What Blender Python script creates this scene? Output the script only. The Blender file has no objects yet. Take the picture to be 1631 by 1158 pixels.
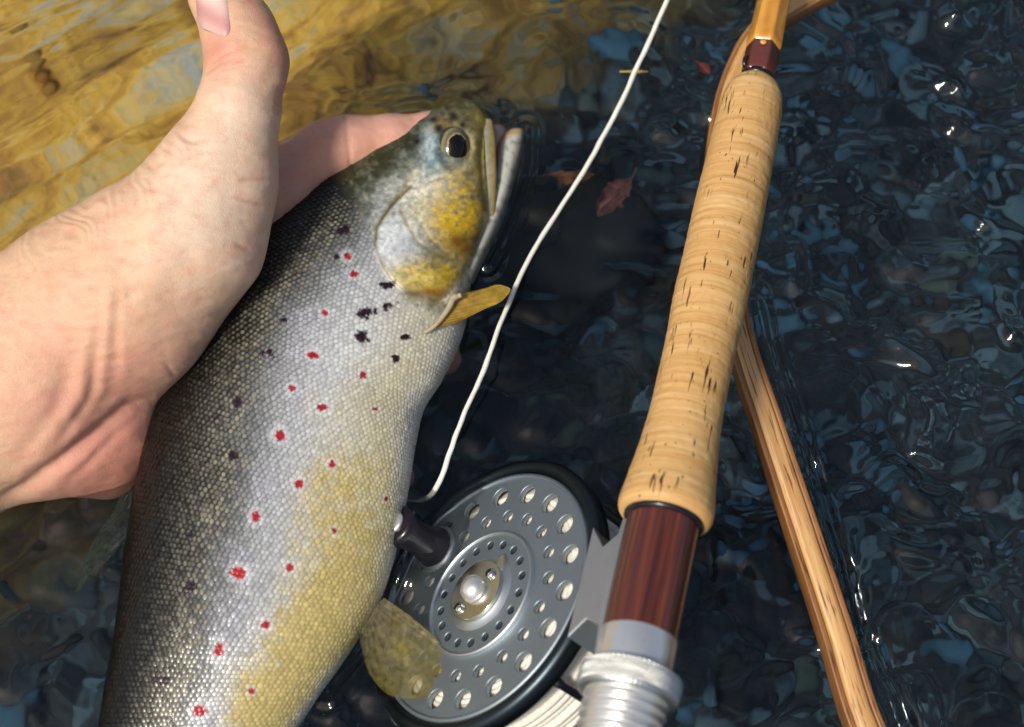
import bpy, bmesh, math, random
import numpy as np
from mathutils import Vector, Matrix

random.seed(7); np.random.seed(7)
scene = bpy.context.scene
C = scene.collection
R = math.radians
MM = 0.001

# ------------------------------------------------------------------ camera
TH = R(22.0)                      # camera looks down, 22 degrees off the vertical
LENS = 60.0
FPX = 1631 * LENS / 36.0          # focal length in photograph pixels
DIST = 0.5437                     # metres from the lens to the water at the frame centre
cam_d = bpy.data.cameras.new('camera')
cam_d.lens = LENS; cam_d.sensor_width = 36; cam_d.clip_start = 0.01; cam_d.clip_end = 200
cam = bpy.data.objects.new('camera', cam_d); C.objects.link(cam)
CAM = np.array([0, -DIST * math.sin(TH), DIST * math.cos(TH)])
cam.location = CAM; cam.rotation_euler = (TH, 0, 0)
cam_d.dof.use_dof = True; cam_d.dof.focus_distance = DIST - 0.026; cam_d.dof.aperture_fstop = 9.0
scene.camera = cam

# ------------------------------------------------------------------ sky, sun, exposure
SUN_AZ, SUN_EL = R(-130), R(57)    # azimuth from +Y (the top of the picture) towards +X
w = bpy.data.worlds.new('World'); scene.world = w; w.use_nodes = True
nt = w.node_tree; nt.nodes.clear()
sky = nt.nodes.new('ShaderNodeTexSky'); sky.sky_type = 'NISHITA'; sky.sun_disc = False
sky.sun_elevation = SUN_EL; sky.sun_rotation = SUN_AZ; sky.air_density = 1.0; sky.dust_density = 4.0; sky.ozone_density = 1.0
bg = nt.nodes.new('ShaderNodeBackground'); bg.inputs['Strength'].default_value = 0.08
wo = nt.nodes.new('ShaderNodeOutputWorld')
nt.links.new(sky.outputs[0], bg.inputs[0]); nt.links.new(bg.outputs[0], wo.inputs[0])
sun_d = bpy.data.lights.new('sun', 'SUN'); sun_d.energy = 3.0; sun_d.angle = R(10); sun_d.color = (1.0, 0.93, 0.82)
sun = bpy.data.objects.new('sun', sun_d); C.objects.link(sun)
sdir = Vector((math.sin(SUN_AZ) * math.cos(SUN_EL), math.cos(SUN_AZ) * math.cos(SUN_EL), math.sin(SUN_EL)))
sun.rotation_euler = sdir.to_track_quat('Z', 'Y').to_euler(); sun.location = sdir * 3
scene.view_settings.view_transform = 'Standard'; scene.view_settings.look = 'None'
scene.view_settings.exposure = 0.3; scene.view_settings.gamma = 1.0
scene.render.engine = 'CYCLES'
cy = scene.cycles
cy.use_denoising = True; cy.max_bounces = 9; cy.transmission_bounces = 7; cy.transparent_max_bounces = 12
cy.diffuse_bounces = 3; cy.glossy_bounces = 3; cy.sample_clamp_indirect = 4.0; cy.blur_glossy = 0.5
cy.caustics_refractive = True; cy.caustics_reflective = True

# ------------------------------------------------------------------ calibrated points
st_, ct_ = math.sin(TH), math.cos(TH)
EX = np.array([1., 0, 0]); EY = np.array([0, ct_, st_]); EZ = np.array([0, -st_, ct_])
def P(px, py, zc):
    """photograph pixel + distance (mm) in front of the frame-centre plane -> world point"""
    px, py, zc = (np.asarray(a, float) for a in (px, py, zc))
    d = DIST - zc * MM
    X = (px - 815.5) / FPX * d; Y = (579 - py) / FPX * d
    return X[..., None] * EX + Y[..., None] * EY + (zc * MM)[..., None] * EZ
def PH(px, py, h):
    """photograph pixel + height (mm) over the water -> world point"""
    px, py, h = np.broadcast_arrays(*(np.asarray(a, float) for a in (px, py, h)))
    d = ((px - 815.5) / FPX)[..., None] * EX + ((579 - py) / FPX)[..., None] * EY - EZ
    t = (h * MM - CAM[2]) / d[..., 2]
    return CAM + d * t[..., None]
def PX(v):
    """world points -> photograph pixels"""
    q = np.asarray(v) - CAM
    X = q @ EX; Y = q @ EY; Z = -(q @ EZ)
    return 815.5 + FPX * X / Z, 579 - FPX * Y / Z
def unit(v): return v / (np.linalg.norm(v, axis=-1, keepdims=True) + 1e-12)
def sstep(a, b, x):
    t = np.clip((x - a) / (b - a), 0, 1); return t * t * (3 - 2 * t)

# ------------------------------------------------------------------ noise
_perm = np.random.RandomState(3).permutation(4096)
def _h(ix, iy, iz):
    return _perm[(_perm[(_perm[ix & 4095] + iy) & 4095] + iz) & 4095] / 4095.0
def vnoise(x, y, z=None, seed=0):
    x = np.asarray(x, float); y = np.asarray(y, float); z = np.zeros_like(x) if z is None else np.asarray(z, float)
    x = x + seed * 17.31; y = y + seed * 9.77
    ix, iy, iz = np.floor(x).astype(int), np.floor(y).astype(int), np.floor(z).astype(int)
    fx, fy, fz = x - ix, y - iy, z - iz
    f = lambda t: t * t * t * (t * (t * 6 - 15) + 10)
    fx, fy, fz = f(fx), f(fy), f(fz)
    r = 0
    for dz in ((0, 1) if np.any(fz) else (0,)):
        for dy in (0, 1):
            for dx in (0, 1):
                r = r + _h(ix + dx, iy + dy, iz + dz) * (fx if dx else 1 - fx) * (fy if dy else 1 - fy) * (fz if dz else 1 - fz)
    return r * 2 - 1
def fbm(x, y, oct=4, seed=0, gain=0.5):
    r, a, t = 0, 1.0, 0
    for k in range(oct):
        r = r + a * vnoise(x * 2.03 ** k, y * 2.03 ** k, seed=seed + k * 5); t += a; a *= gain
    return r / t

# ------------------------------------------------------------------ mesh helpers
def mesh_obj(name, verts, faces, mat, parent=None, smooth=True, uv=None, col=None):
    me = bpy.data.meshes.new(name)
    verts = np.ascontiguousarray(verts, np.float32)
    if isinstance(faces, np.ndarray) and faces.ndim == 2:
        nf, k = faces.shape
        me.vertices.add(len(verts)); me.vertices.foreach_set('co', verts.ravel())
        me.loops.add(nf * k); me.loops.foreach_set('vertex_index', np.ascontiguousarray(faces, np.int32).ravel())
        me.polygons.add(nf); me.polygons.foreach_set('loop_start', np.arange(0, nf * k, k, dtype=np.int32))
        me.update(calc_edges=True)
    else:
        me.from_pydata([tuple(map(float, v)) for v in verts], [], [tuple(map(int, f)) for f in faces])
    if smooth: me.polygons.foreach_set('use_smooth', np.ones(len(me.polygons), bool))
    if uv is not None:
        li = np.empty(len(me.loops), np.int32); me.loops.foreach_get('vertex_index', li)
        l = me.uv_layers.new(name='UVMap'); l.data.foreach_set('uv', np.ascontiguousarray(np.asarray(uv, np.float32)[li]).ravel())
    if col is not None:
        a = me.color_attributes.new('Col', 'FLOAT_COLOR', 'POINT')
        c4 = np.ones((len(verts), 4), np.float32); c4[:, :3] = col; a.data.foreach_set('color', c4.ravel())
    me.validate(); me.update()
    o = bpy.data.objects.new(name, me); C.objects.link(o)
    if mat: me.materials.append(mat)
    if parent: o.parent = parent
    return o
def tag(o, label=None, cat=None, group=None, kind=None):
    if label: o['label'] = label
    if cat: o['category'] = cat
    if group: o['group'] = group
    if kind: o['kind'] = kind
    return o
def empty(name, M=None):
    o = bpy.data.objects.new(name, None); C.objects.link(o); o.empty_display_size = 0.01
    if M is not None: o.matrix_world = M
    return o
def grid_faces(n, m, wrap=False):
    i = np.arange(n - 1)[:, None]; j = np.arange(m if wrap else m - 1)[None, :]
    j2 = (j + 1) % m
    return np.stack([np.broadcast_to(a, (n - 1, j.shape[1])).ravel() for a in (i * m + j, i * m + j2, (i + 1) * m + j2, (i + 1) * m + j)], 1)
def crom(pts, n, closed=False):
    """Catmull-Rom through the rows of pts, n samples at even chord length"""
    p = np.asarray(pts, float); k = len(p)
    d = np.concatenate([[0], np.cumsum(np.linalg.norm(np.diff(p[:, :min(4, p.shape[1])], axis=0), axis=1))])
    m = np.gradient(p, d, axis=0)
    t = np.linspace(0, d[-1], n); i = np.clip(np.searchsorted(d, t, 'right') - 1, 0, k - 2)
    hh = (d[i + 1] - d[i])[:, None]; s = ((t - d[i])[:, None]) / hh
    return (2*s**3-3*s**2+1)*p[i] + (s**3-2*s**2+s)*hh*m[i] + (-2*s**3+3*s**2)*p[i+1] + (s**3-s**2)*hh*m[i+1]
def lathe(name, prof, mat, parent, seg=64, wob=None, cap=True):
    """prof rows: (radius mm, z mm) along local Z"""
    pr = np.asarray(prof, float) * MM; n = len(pr)
    a = np.linspace(0, 2 * np.pi, seg, endpoint=False)
    r = pr[:, 0][:, None] * np.ones(seg)[None]
    if wob is not None: r = r + wob(a[None, :] + 0 * r, pr[:, 1][:, None] + 0 * r)
    v = np.stack([r * np.cos(a), r * np.sin(a), np.repeat(pr[:, 1][:, None], seg, 1)], -1).reshape(-1, 3)
    s = np.concatenate([[0], np.cumsum(np.linalg.norm(np.diff(pr, axis=0), axis=1))])
    uv = np.stack([np.repeat((a * pr[:, 0].max())[None], n, 0), np.repeat(s[:, None], seg, 1)], -1).reshape(-1, 2)
    f = grid_faces(n, seg, True)
    f = [tuple(x) for x in f]
    if cap:
        if pr[0, 0] > 1e-6: f.append(tuple(range(seg))[::-1])
        if pr[-1, 0] > 1e-6: f.append(tuple((n - 1) * seg + k for k in range(seg)))
    return mesh_obj(name, v, f, mat, parent, uv=uv)
def frames(p, up=None):
    t = unit(np.gradient(p, axis=0))
    if up is None:
        nrm = []; v = np.array([0, 0, 1.]) if abs(t[0][2]) < .9 else np.array([1., 0, 0])
        for k in t:
            v = v - k * (v @ k); v = v / np.linalg.norm(v); nrm.append(v)
        nn = np.array(nrm)
    else:
        nn = unit(np.asarray(up, float)[None] - t * (t @ np.asarray(up, float))[:, None])
    return t, nn, np.cross(t, nn)
def sweep(name, p, prof, mat, parent=None, up=None, smooth=True, scale=None):
    """closed profile (mm; columns side, up) swept along world points p"""
    t, nn, bb = frames(p, up); pr = np.asarray(prof, float) * MM; m = len(pr)
    sc = np.ones(len(p)) if scale is None else np.asarray(scale)
    v = p[:, None] + (bb[:, None] * pr[None, :, 0:1] + nn[:, None] * pr[None, :, 1:2]) * sc[:, None, None]
    d = np.concatenate([[0], np.cumsum(np.linalg.norm(np.diff(p, axis=0), axis=1))])
    q = np.concatenate([[0], np.cumsum(np.linalg.norm(np.diff(pr, axis=0), axis=1))])
    uv = np.stack([np.repeat(d[:, None], m, 1), np.repeat(q[None], len(p), 0)], -1).reshape(-1, 2)
    f = [tuple(x) for x in grid_faces(len(p), m, True)] + [tuple(range(m))[::-1], tuple((len(p) - 1) * m + k for k in range(m))]
    return mesh_obj(name, v.reshape(-1, 3), f, mat, parent, smooth=smooth, uv=uv)
def circ(r, n=12): a = np.linspace(0, 2*np.pi, n, endpoint=False); return np.stack([r*np.cos(a), r*np.sin(a)], 1)
def rrect(w, h, r, k=3, ox=0, oy=0):
    out = []
    for cx, cy, a0 in ((w/2-r, h/2-r, 0), (-w/2+r, h/2-r, 90), (-w/2+r, -h/2+r, 180), (w/2-r, -h/2+r, 270)):
        for q in range(k + 1):
            a = R(a0 + 90 * q / k); out.append((ox + cx + r*math.cos(a), oy + cy + r*math.sin(a)))
    return out
def polydist(px, py, pts):
    """distance of points to a polyline"""
    pts = np.asarray(pts, float); best = np.full(np.shape(px), 1e9)
    for a, b in zip(pts[:-1], pts[1:]):
        d = b - a; t = np.clip(((px - a[0]) * d[0] + (py - a[1]) * d[1]) / (d @ d + 1e-9), 0, 1)
        best = np.minimum(best, np.hypot(px - a[0] - t * d[0], py - a[1] - t * d[1]))
    return best
def polyfrac(px, py, pts):
    pts = np.asarray(pts, float); best = np.full(np.shape(px), 1e9); fr = np.zeros(np.shape(px)); L = np.concatenate([[0], np.cumsum(np.linalg.norm(np.diff(pts, axis=0), axis=1))])
    for i, (a, b) in enumerate(zip(pts[:-1], pts[1:])):
        d = b - a; t = np.clip(((px - a[0]) * d[0] + (py - a[1]) * d[1]) / (d @ d + 1e-9), 0, 1)
        q = np.hypot(px - a[0] - t * d[0], py - a[1] - t * d[1]); m = q < best; best = np.where(m, q, best); fr = np.where(m, (L[i] + t * (L[i + 1] - L[i])) / L[-1], fr)
    return best, fr
def inpoly(px, py, pts):
    pts = np.asarray(pts, float); c = np.zeros(np.shape(px), bool)
    for a, b in zip(pts, np.roll(pts, -1, 0)):
        if a[1] == b[1]: continue
        c ^= ((a[1] > py) != (b[1] > py)) & (px < (b[0] - a[0]) * (py - a[1]) / (b[1] - a[1]) + a[0])
    return c
def sdpoly(px, py, pts):
    """positive inside"""
    pts = np.asarray(pts, float)
    d = polydist(px, py, np.vstack([pts, pts[:1]])); return np.where(inpoly(px, py, pts), d, -d)

# ------------------------------------------------------------------ materials
class NT:
    def __init__(s, name):
        s.m = bpy.data.materials.new(name); s.m.use_nodes = True; s.t = s.m.node_tree; s.t.nodes.clear()
        s.out = s.n('ShaderNodeOutputMaterial')
    def n(s, ty, **kw):
        x = s.t.nodes.new(ty)
        for k, v in kw.items():
            if hasattr(x, k): setattr(x, k, v)
            else: s.put(x, k, v)
        return x
    def put(s, x, k, v):
        i = x.inputs[k]
        if hasattr(v, 'links') or isinstance(v, bpy.types.NodeSocket): s.t.links.new(v, i)
        else: i.default_value = v
    def l(s, a, b): s.t.links.new(a, b)
    def coord(s, which='UV', scale=(1, 1, 1), loc=(0, 0, 0)):
        c = s.n('ShaderNodeTexCoord'); m = s.n('ShaderNodeMapping'); m.inputs['Scale'].default_value = scale; m.inputs['Location'].default_value = loc
        s.l(c.outputs[which], m.inputs[0]); return m.outputs[0]
    def noise(s, vec, scale, detail=4, rough=.55, dist=0):
        x = s.n('ShaderNodeTexNoise'); x.inputs['Scale'].default_value = scale; x.inputs['Detail'].default_value = detail
        x.inputs['Roughness'].default_value = rough; x.inputs['Distortion'].default_value = dist
        s.l(vec, x.inputs['Vector']); return x.outputs[0]
    def ramp(s, fac, stops):
        x = s.n('ShaderNodeValToRGB'); e = x.color_ramp.elements
        while len(e) < len(stops): e.new(.5)
        for q, (p, c) in zip(e, stops): q.position = p; q.color = (*c, 1) if len(c) == 3 else c
        s.l(fac, x.inputs[0]); return x.outputs[0]
    def fr(s, fac, a, b): return s.ramp(fac, [(a, (0, 0, 0)), (b, (1, 1, 1))])
    def mix(s, fac, a, b, mode='MIX'):
        x = s.n('ShaderNodeMix', data_type='RGBA', blend_type=mode)
        for i, v in ((0, fac), (6, a), (7, b)):
            if isinstance(v, bpy.types.NodeSocket): s.l(v, x.inputs[i])
            else: x.inputs[i].default_value = v if i == 0 else (*v, 1)
        return x.outputs[2]
    def math(s, op, a, b=0.0):
        x = s.n('ShaderNodeMath', operation=op)
        for i, v in enumerate((a, b)):
            if isinstance(v, bpy.types.NodeSocket): s.l(v, x.inputs[i])
            else: x.inputs[i].default_value = v
        return x.outputs[0]
    def bump(s, h, strength=.3, dist=.0005, normal=None):
        x = s.n('ShaderNodeBump'); x.inputs['Strength'].default_value = strength; x.inputs['Distance'].default_value = dist
        s.l(h, x.inputs['Height'])
        if normal is not None: s.l(normal, x.inputs['Normal'])
        return x.outputs[0]
    def bsdf(s, color, rough=.5, metal=0, normal=None, **kw):
        b = s.n('ShaderNodeBsdfPrincipled')
        for k, v in (('Base Color', color), ('Roughness', rough), ('Metallic', metal)):
            if isinstance(v, bpy.types.NodeSocket): s.l(v, b.inputs[k])
            else: b.inputs[k].default_value = (*v, 1) if k == 'Base Color' else v
        if normal is not None: s.l(normal, b.inputs['Normal'])
        for k, v in kw.items():
            k = k.replace('_', ' ')
            if isinstance(v, bpy.types.NodeSocket): s.l(v, b.inputs[k])
            else: b.inputs[k].default_value = v
        s.l(b.outputs[0], s.out.inputs[0]); s.b = b; return s.m
    def attr(s, name='Col'):
        a = s.n('ShaderNodeVertexColor'); a.layer_name = name; return a.outputs[0]

def mat_plain(name, col, rough=.4, metal=0, nscale=400, var=.25, bump=.1, **kw):
    k = NT(name); v = k.coord('Object'); n = k.noise(v, nscale, 4)
    c = k.mix(n, tuple(x * (1 - var) for x in col), tuple(min(1, x * (1 + var)) for x in col))
    return k.bsdf(c, rough, metal, k.bump(n, bump, .0003), **kw)

k = NT('cork')
uvc = k.coord('UV')
band = k.noise(k.coord('UV', (18, 620, 1)), 1, 3, .6)
band2 = k.noise(k.coord('UV', (60, 1500, 1)), 1, 2, .5)
base = k.ramp(band, [(.25, (.38, .19, .06)), (.42, (.54, .31, .11)), (.6, (.61, .385, .16)), (.8, (.70, .50, .25))])
base = k.mix(k.math('MULTIPLY', k.fr(band2, .55, .72), .35), base, (.36, .17, .045))
blot = k.noise(uvc, 60, 3)
base = k.mix(k.math('MULTIPLY', k.fr(blot, .48, .75), .45), base, (.52, .28, .085))
pit = k.noise(k.coord('UV', (560, 80, 1), (.31, .72, 0)), 1, 2, .55)
pitm = k.math('MULTIPLY', k.fr(pit, .63, .67), k.fr(k.noise(k.coord('UV', (1, 1, 1), (.2, .1, 0)), 45, 2), .44, .52))
pit2 = k.fr(k.noise(k.coord('UV', (700, 420, 1), (.1, .9, 0)), 1, 2), .68, .73)
pm = k.math('MAXIMUM', pitm, k.math('MULTIPLY', pit2, .8))
base = k.mix(pm, base, (.055, .018, .006))
hgt = k.math('SUBTRACT', k.math('MULTIPLY', band, .3), pm)
M_cork = k.bsdf(base, .5, 0, k.bump(hgt, .6, .0005), Specular_IOR_Level=.35)

k = NT('mahogany')
g1 = k.noise(k.coord('UV', (420, 9, 1)), 1, 4, .6); g2 = k.noise(k.coord('UV', (1500, 40, 1)), 1, 3)
c = k.ramp(g1, [(.28, (.018, .004, .003)), (.48, (.075, .015, .007)), (.62, (.14, .032, .010)), (.78, (.26, .085, .015))])
c = k.mix(k.math('MULTIPLY', k.fr(g2, .52, .7), .55), c, (.025, .006, .004))
M_mahog = k.bsdf(c, .32, 0, k.bump(g2, .15, .0003), Coat_Weight=.8, Coat_Roughness=.12)

def wood(name, cols, fleck):
    k = NT(name)
    g1 = k.noise(k.coord('UV', (14, 420, 1)), 1, 5, .6, .4); g2 = k.noise(k.coord('UV', (70, 1500, 1)), 1, 3)
    c = k.ramp(g1, [(.25, cols[0]), (.5, cols[1]), (.75, cols[2])])
    c = k.mix(k.math('MULTIPLY', k.fr(g2, .57, .66), .85), c, fleck)
    return k.bsdf(c, .38, 0, k.bump(g2, .25, .0003), Coat_Weight=.35, Coat_Roughness=.2)
M_ash = wood('pale_ash', ((.36, .17, .055), (.55, .31, .115), (.70, .46, .21)), (.13, .04, .018))
M_walnut = wood('brown_strip', ((.14, .05, .012), (.27, .115, .03), (.40, .19, .055)), (.05, .014, .006))

k = NT('amber_cane')
g = k.noise(k.coord('UV', (300, 12, 1)), 1, 3); g3 = k.noise(k.coord('Object'), 130, 2)
c = k.ramp(g, [(.3, (.42, .17, .018)), (.55, (.60, .28, .035)), (.8, (.72, .42, .09))])
c = k.mix(k.math('MULTIPLY', k.fr(g3, .5, .75), .5), c, (.30, .095, .008))
M_amber = k.bsdf(c, .25, 0, None, Coat_Weight=1.0, Coat_Roughness=.06)
k = NT('claret_thread')
wv = k.noise(k.coord('UV', (20, 5200, 1)), 1, 2)
M_claret = k.bsdf(k.ramp(wv, [(.3, (.075, .012, .008)), (.7, (.17, .04, .028))]), .3, 0, k.bump(wv, .5, .0002), Coat_Weight=.8, Coat_Roughness=.1)

def metal(name, col, rough, sc=900, scr=.12, met=1):
    k = NT(name); n = k.noise(k.coord('Object'), sc, 4); n2 = k.noise(k.coord('Object'), 120, 4)
    c = k.mix(n2, tuple(x * .82 for x in col), col)
    r = k.math('ADD', k.math('MULTIPLY', n, scr), rough - scr / 2)
    return k.bsdf(c, r, met, k.bump(n, .06, .0002))
M_silver = metal('nickel_silver', (.95, .94, .90), .30, met=.82)
M_alu = metal('brushed_aluminium', (.60, .64, .66), .45, 1400)
M_gunm = metal('grey_anodised_face', (.34, .40, .44), .54, 1800, .1)
M_dark = metal('dark_anodised_frame', (.050, .066, .076), .36, 1500)
M_hub = metal('polished_hub', (.80, .77, .68), .15)
M_black = mat_plain('black_horn', (.010, .008, .012), .25, 0, 300, .3, .05)
k = NT('wound_line'); n = k.noise(k.coord('Object'), 500, 3)
M_wound = k.bsdf(k.mix(n, (.55, .51, .42), (.80, .78, .70)), .5, 0, k.bump(n, .3, .0003))
k = NT('fly_line_coating'); n = k.noise(k.coord('Object'), 350, 3)
M_line = k.bsdf(k.mix(n, (.62, .63, .55), (.78, .79, .72)), .4, 0, k.bump(n, .1, .0003))

# skin
k = NT('skin')
col = k.attr(); ob = k.coord('Object')
mot = k.noise(ob, 190, 4, .6); fine = k.noise(ob, 1100, 3, .6)
vor = k.n('ShaderNodeTexVoronoi'); vor.feature = 'DISTANCE_TO_EDGE'; vor.inputs['Scale'].default_value = 1500; k.l(ob, vor.inputs['Vector'])
col = k.mix(k.math('MULTIPLY', k.fr(mot, .45, .72), .42), col, (.60, .23, .15))
col = k.mix(k.math('MULTIPLY', k.fr(fine, .5, .8), .16), col, (.45, .20, .12))
hh = k.math('ADD', k.math('MULTIPLY', k.fr(vor.outputs[0], 0, .18), .5), k.math('MULTIPLY', fine, .7))
M_skin = k.bsdf(col, k.math('ADD', k.math('MULTIPLY', fine, .2), .36), 0, k.bump(hh, .38, .0003), Subsurface_Weight=.16, Subsurface_Scale=.004, Specular_IOR_Level=.35)
k.b.inputs['Subsurface Radius'].default_value = (1, .35, .2)
k = NT('nail'); n = k.noise(k.coord('Object'), 160, 2)
M_nail = k.bsdf(k.attr(), .42, 0, None, Subsurface_Weight=.15, Subsurface_Scale=.003, Specular_IOR_Level=.3)

# fish
k = NT('trout_skin')
col = k.attr(); n = k.noise(k.coord('Object'), 700, 4, .65); n2 = k.noise(k.coord('Object'), 2200, 3)
col = k.mix(k.math('MULTIPLY', k.fr(n, .42, .7), .38), col, k.mix(.5, (.02, .022, .015), col))
M_fish = k.bsdf(col, .30, 0, k.bump(n2, .35, .0003), Coat_Weight=.10, Coat_Roughness=.1, Specular_IOR_Level=.28)
k = NT('trout_scales')
col = k.attr()
M_scale = k.bsdf(col, .36, .10, None, Coat_Weight=.22, Coat_Roughness=.14, Specular_IOR_Level=.35)
k = NT('trout_eye')
M_eye = k.bsdf(k.attr(), .12, 0, None, Coat_Weight=.25, Coat_Roughness=.02, Specular_IOR_Level=.3)
def fin_mat(name, opacity):
    k = NT(name); col = k.attr(); n = k.noise(k.coord('Object'), 600, 3)
    k.bsdf(col, .35, 0, k.bump(n, .2, .0003), Coat_Weight=.4)
    tr = k.n('ShaderNodeBsdfTransparent'); tl = k.n('ShaderNodeBsdfTranslucent'); k.l(col, tl.inputs[0])
    m1 = k.n('ShaderNodeMixShader'); m1.inputs[0].default_value = .35; k.l(k.b.outputs[0], m1.inputs[1]); k.l(tl.outputs[0], m1.inputs[2])
    m2 = k.n('ShaderNodeMixShader')
    f = k.math('ADD', k.math('MULTIPLY', k.fr(n, .35, .65), .3), opacity - .15); k.l(f, m2.inputs[0])
    k.l(tr.outputs[0], m2.inputs[1]); k.l(m1.outputs[0], m2.inputs[2]); k.l(m2.outputs[0], k.out.inputs[0]); return k.m
M_fin_pec = fin_mat('golden_fin', .95); M_fin_pel = fin_mat('clear_fin', .34); M_fin_dor = fin_mat('dark_fin', .85)

# water and bed
k = NT('stream_water')
gl = k.n('ShaderNodeBsdfGlass'); gl.inputs['IOR'].default_value = 1.333; gl.inputs['Roughness'].default_value = 0.0
gl.inputs['Color'].default_value = (1, 1, 1, 1); k.l(gl.outputs[0], k.out.inputs[0])
ab = k.n('ShaderNodeVolumeAbsorption'); ab.inputs['Color'].default_value = (.08, .64, .88, 1); ab.inputs['Density'].default_value = 2.0
k.l(ab.outputs[0], k.out.inputs['Volume'])
M_water = k.m
def gravel(name):
    k = NT(name); ob = k.coord('Object')
    v = k.n('ShaderNodeTexVoronoi'); v.feature = 'SMOOTH_F1'; v.inputs['Smoothness'].default_value = .25; v.inputs['Scale'].default_value = 150
    nz = k.n('ShaderNodeTexNoise'); nz.inputs['Scale'].default_value = 160; k.l(ob, nz.inputs['Vector'])
    vm = k.n('ShaderNodeVectorMath', operation='MULTIPLY_ADD'); k.l(nz.outputs['Color'], vm.inputs[0]); vm.inputs[1].default_value = (.006, .006, .006); k.l(ob, vm.inputs[2]); k.l(vm.outputs[0], v.inputs['Vector'])
    sep = k.n('ShaderNodeSeparateColor'); k.l(v.outputs['Color'], sep.inputs[0])
    n = k.noise(ob, 40, 4)
    dk = k.ramp(sep.outputs[0], [(0, (.002, .003, .004)), (.6, (.006, .010, .014)), (.88, (.025, .045, .06)), (1, (.09, .13, .15))])  # dark gravel, with black and blue water reflections painted into its colour
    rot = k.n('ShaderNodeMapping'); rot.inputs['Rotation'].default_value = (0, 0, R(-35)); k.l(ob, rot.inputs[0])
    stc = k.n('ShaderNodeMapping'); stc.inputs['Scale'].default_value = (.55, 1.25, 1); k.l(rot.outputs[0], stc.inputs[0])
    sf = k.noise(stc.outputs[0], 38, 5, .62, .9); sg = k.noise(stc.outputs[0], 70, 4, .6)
    gd = k.ramp(sf, [(.32, (.16, .07, .012)), (.43, (.52, .24, .035)), (.52, (.85, .46, .05)), (.60, (.72, .54, .28)), (.70, (.42, .42, .40))])  # golden light and grey reflections painted into the bed colour
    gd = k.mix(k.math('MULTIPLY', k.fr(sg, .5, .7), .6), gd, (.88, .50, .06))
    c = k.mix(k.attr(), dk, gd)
    return k.bsdf(c, .7, 0, k.bump(v.outputs['Distance'], .6, .003))
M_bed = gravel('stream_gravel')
def stone_mat(name, a, b, vein=None):
    k = NT(name); ob = k.coord('Object'); n = k.noise(ob, 70, 5, .6); n2 = k.noise(ob, 420, 4, .6)
    c = k.mix(n, a, b); c = k.mix(k.math('MULTIPLY', k.fr(n2, .5, .75), .5), c, tuple(x * .45 for x in a))
    if vein: c = k.mix(k.fr(k.noise(ob, 45, 3, .5, 1.2), .6, .66), c, vein)
    return k.bsdf(c, .6, 0, k.bump(n2, .4, .001))
M_st_dark = [stone_mat('stone_black', (.004, .005, .007), (.016, .02, .024)), stone_mat('stone_slate', (.008, .021, .028), (.022, .052, .066)),
             stone_mat('stone_blue_grey', (.03, .08, .13), (.075, .17, .25)), stone_mat('stone_grey', (.05, .09, .12), (.11, .16, .19)),
             stone_mat('stone_green_grey', (.03, .045, .04), (.09, .11, .085)), stone_mat('stone_brown', (.02, .014, .012), (.07, .045, .03))]  # dark stones whose colours also carry the black and blue reflections
M_st_gold = [stone_mat('stone_ochre', (.36, .17, .02), (.60, .32, .05)), stone_mat('stone_tan', (.36, .28, .17), (.55, .45, .30)),
             stone_mat('stone_gold', (.55, .28, .02), (.76, .46, .06)), stone_mat('stone_umber', (.06, .04, .015), (.17, .105, .03)),
             stone_mat('stone_pale_grey', (.28, .30, .32), (.45, .46, .46))]  # warm stones whose colours also carry the golden light

# ================================================================== the setting: bed, stones, water
def gold_light(x, y):
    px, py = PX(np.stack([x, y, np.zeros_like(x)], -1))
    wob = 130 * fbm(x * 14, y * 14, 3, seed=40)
    return 1 - sstep(420, 980, px + 1.12 * py + wob)  # weight of the painted golden light, also makes the bed shallower
def bed_z(x, y):
    g = gold_light(x, y)
    return -(0.125 - 0.065 * g) + .008 * fbm(x * 9, y * 9, 3, seed=21) - .25 * sstep(.6, 4, np.hypot(x, y))
def graded(lo, hi, step, far, n):
    inner = np.arange(lo, hi + step / 2, step)
    q = step * np.cumsum(np.geomspace(1.1, (far / step) ** (1.15 / 1), n) ** .9)
    q = q / q[-1] * far
    return np.concatenate([lo - q[::-1], inner, hi + q])
gx = graded(-.24, .24, .0035, 7, 40); gy = graded(-.2, .26, .0035, 7, 40)
X, Y = np.meshgrid(gx, gy, indexing='xy')
bz = bed_z(X, Y) + .0015 * fbm(X * 120, Y * 120, 2, seed=9)
g = gold_light(X, Y).ravel()
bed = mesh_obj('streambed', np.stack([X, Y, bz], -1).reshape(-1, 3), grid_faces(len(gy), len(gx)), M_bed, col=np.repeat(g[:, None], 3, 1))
tag(bed, 'gravel streambed, golden light painted into the shallows and dark reflections into the deep', kind='structure')

# a dozen stone shapes shared by all the stones
ico = bmesh.new(); bmesh.ops.create_icosphere(ico, subdivisions=2, radius=1); iv = np.array([v.co[:] for v in ico.verts]); it = np.array([[v.index for v in f.verts] for f in ico.faces]); ico.free()
def stone_mesh(seed, mat):
    rs = np.random.RandomState(seed); q = iv.copy()
    d = 1 + .22 * vnoise(q[:, 0] * 1.3 + seed, q[:, 1] * 1.3, q[:, 2] * 1.3 + 5) + .07 * vnoise(q[:, 0] * 3 + seed, q[:, 1] * 3, q[:, 2] * 3)
    q = q * d[:, None] * np.array([1, rs.uniform(.65, .95), rs.uniform(.45, .7)])
    o = mesh_obj('stone', q, it, mat); me = o.data; bpy.data.objects.remove(o); return me
SM_dark = [[stone_mesh(s * 7 + i, m) for s in range(3)] for i, m in enumerate(M_st_dark)]
SM_gold = [[stone_mesh(s * 11 + i, m) for s in range(3)] for i, m in enumerate(M_st_gold)]
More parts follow.
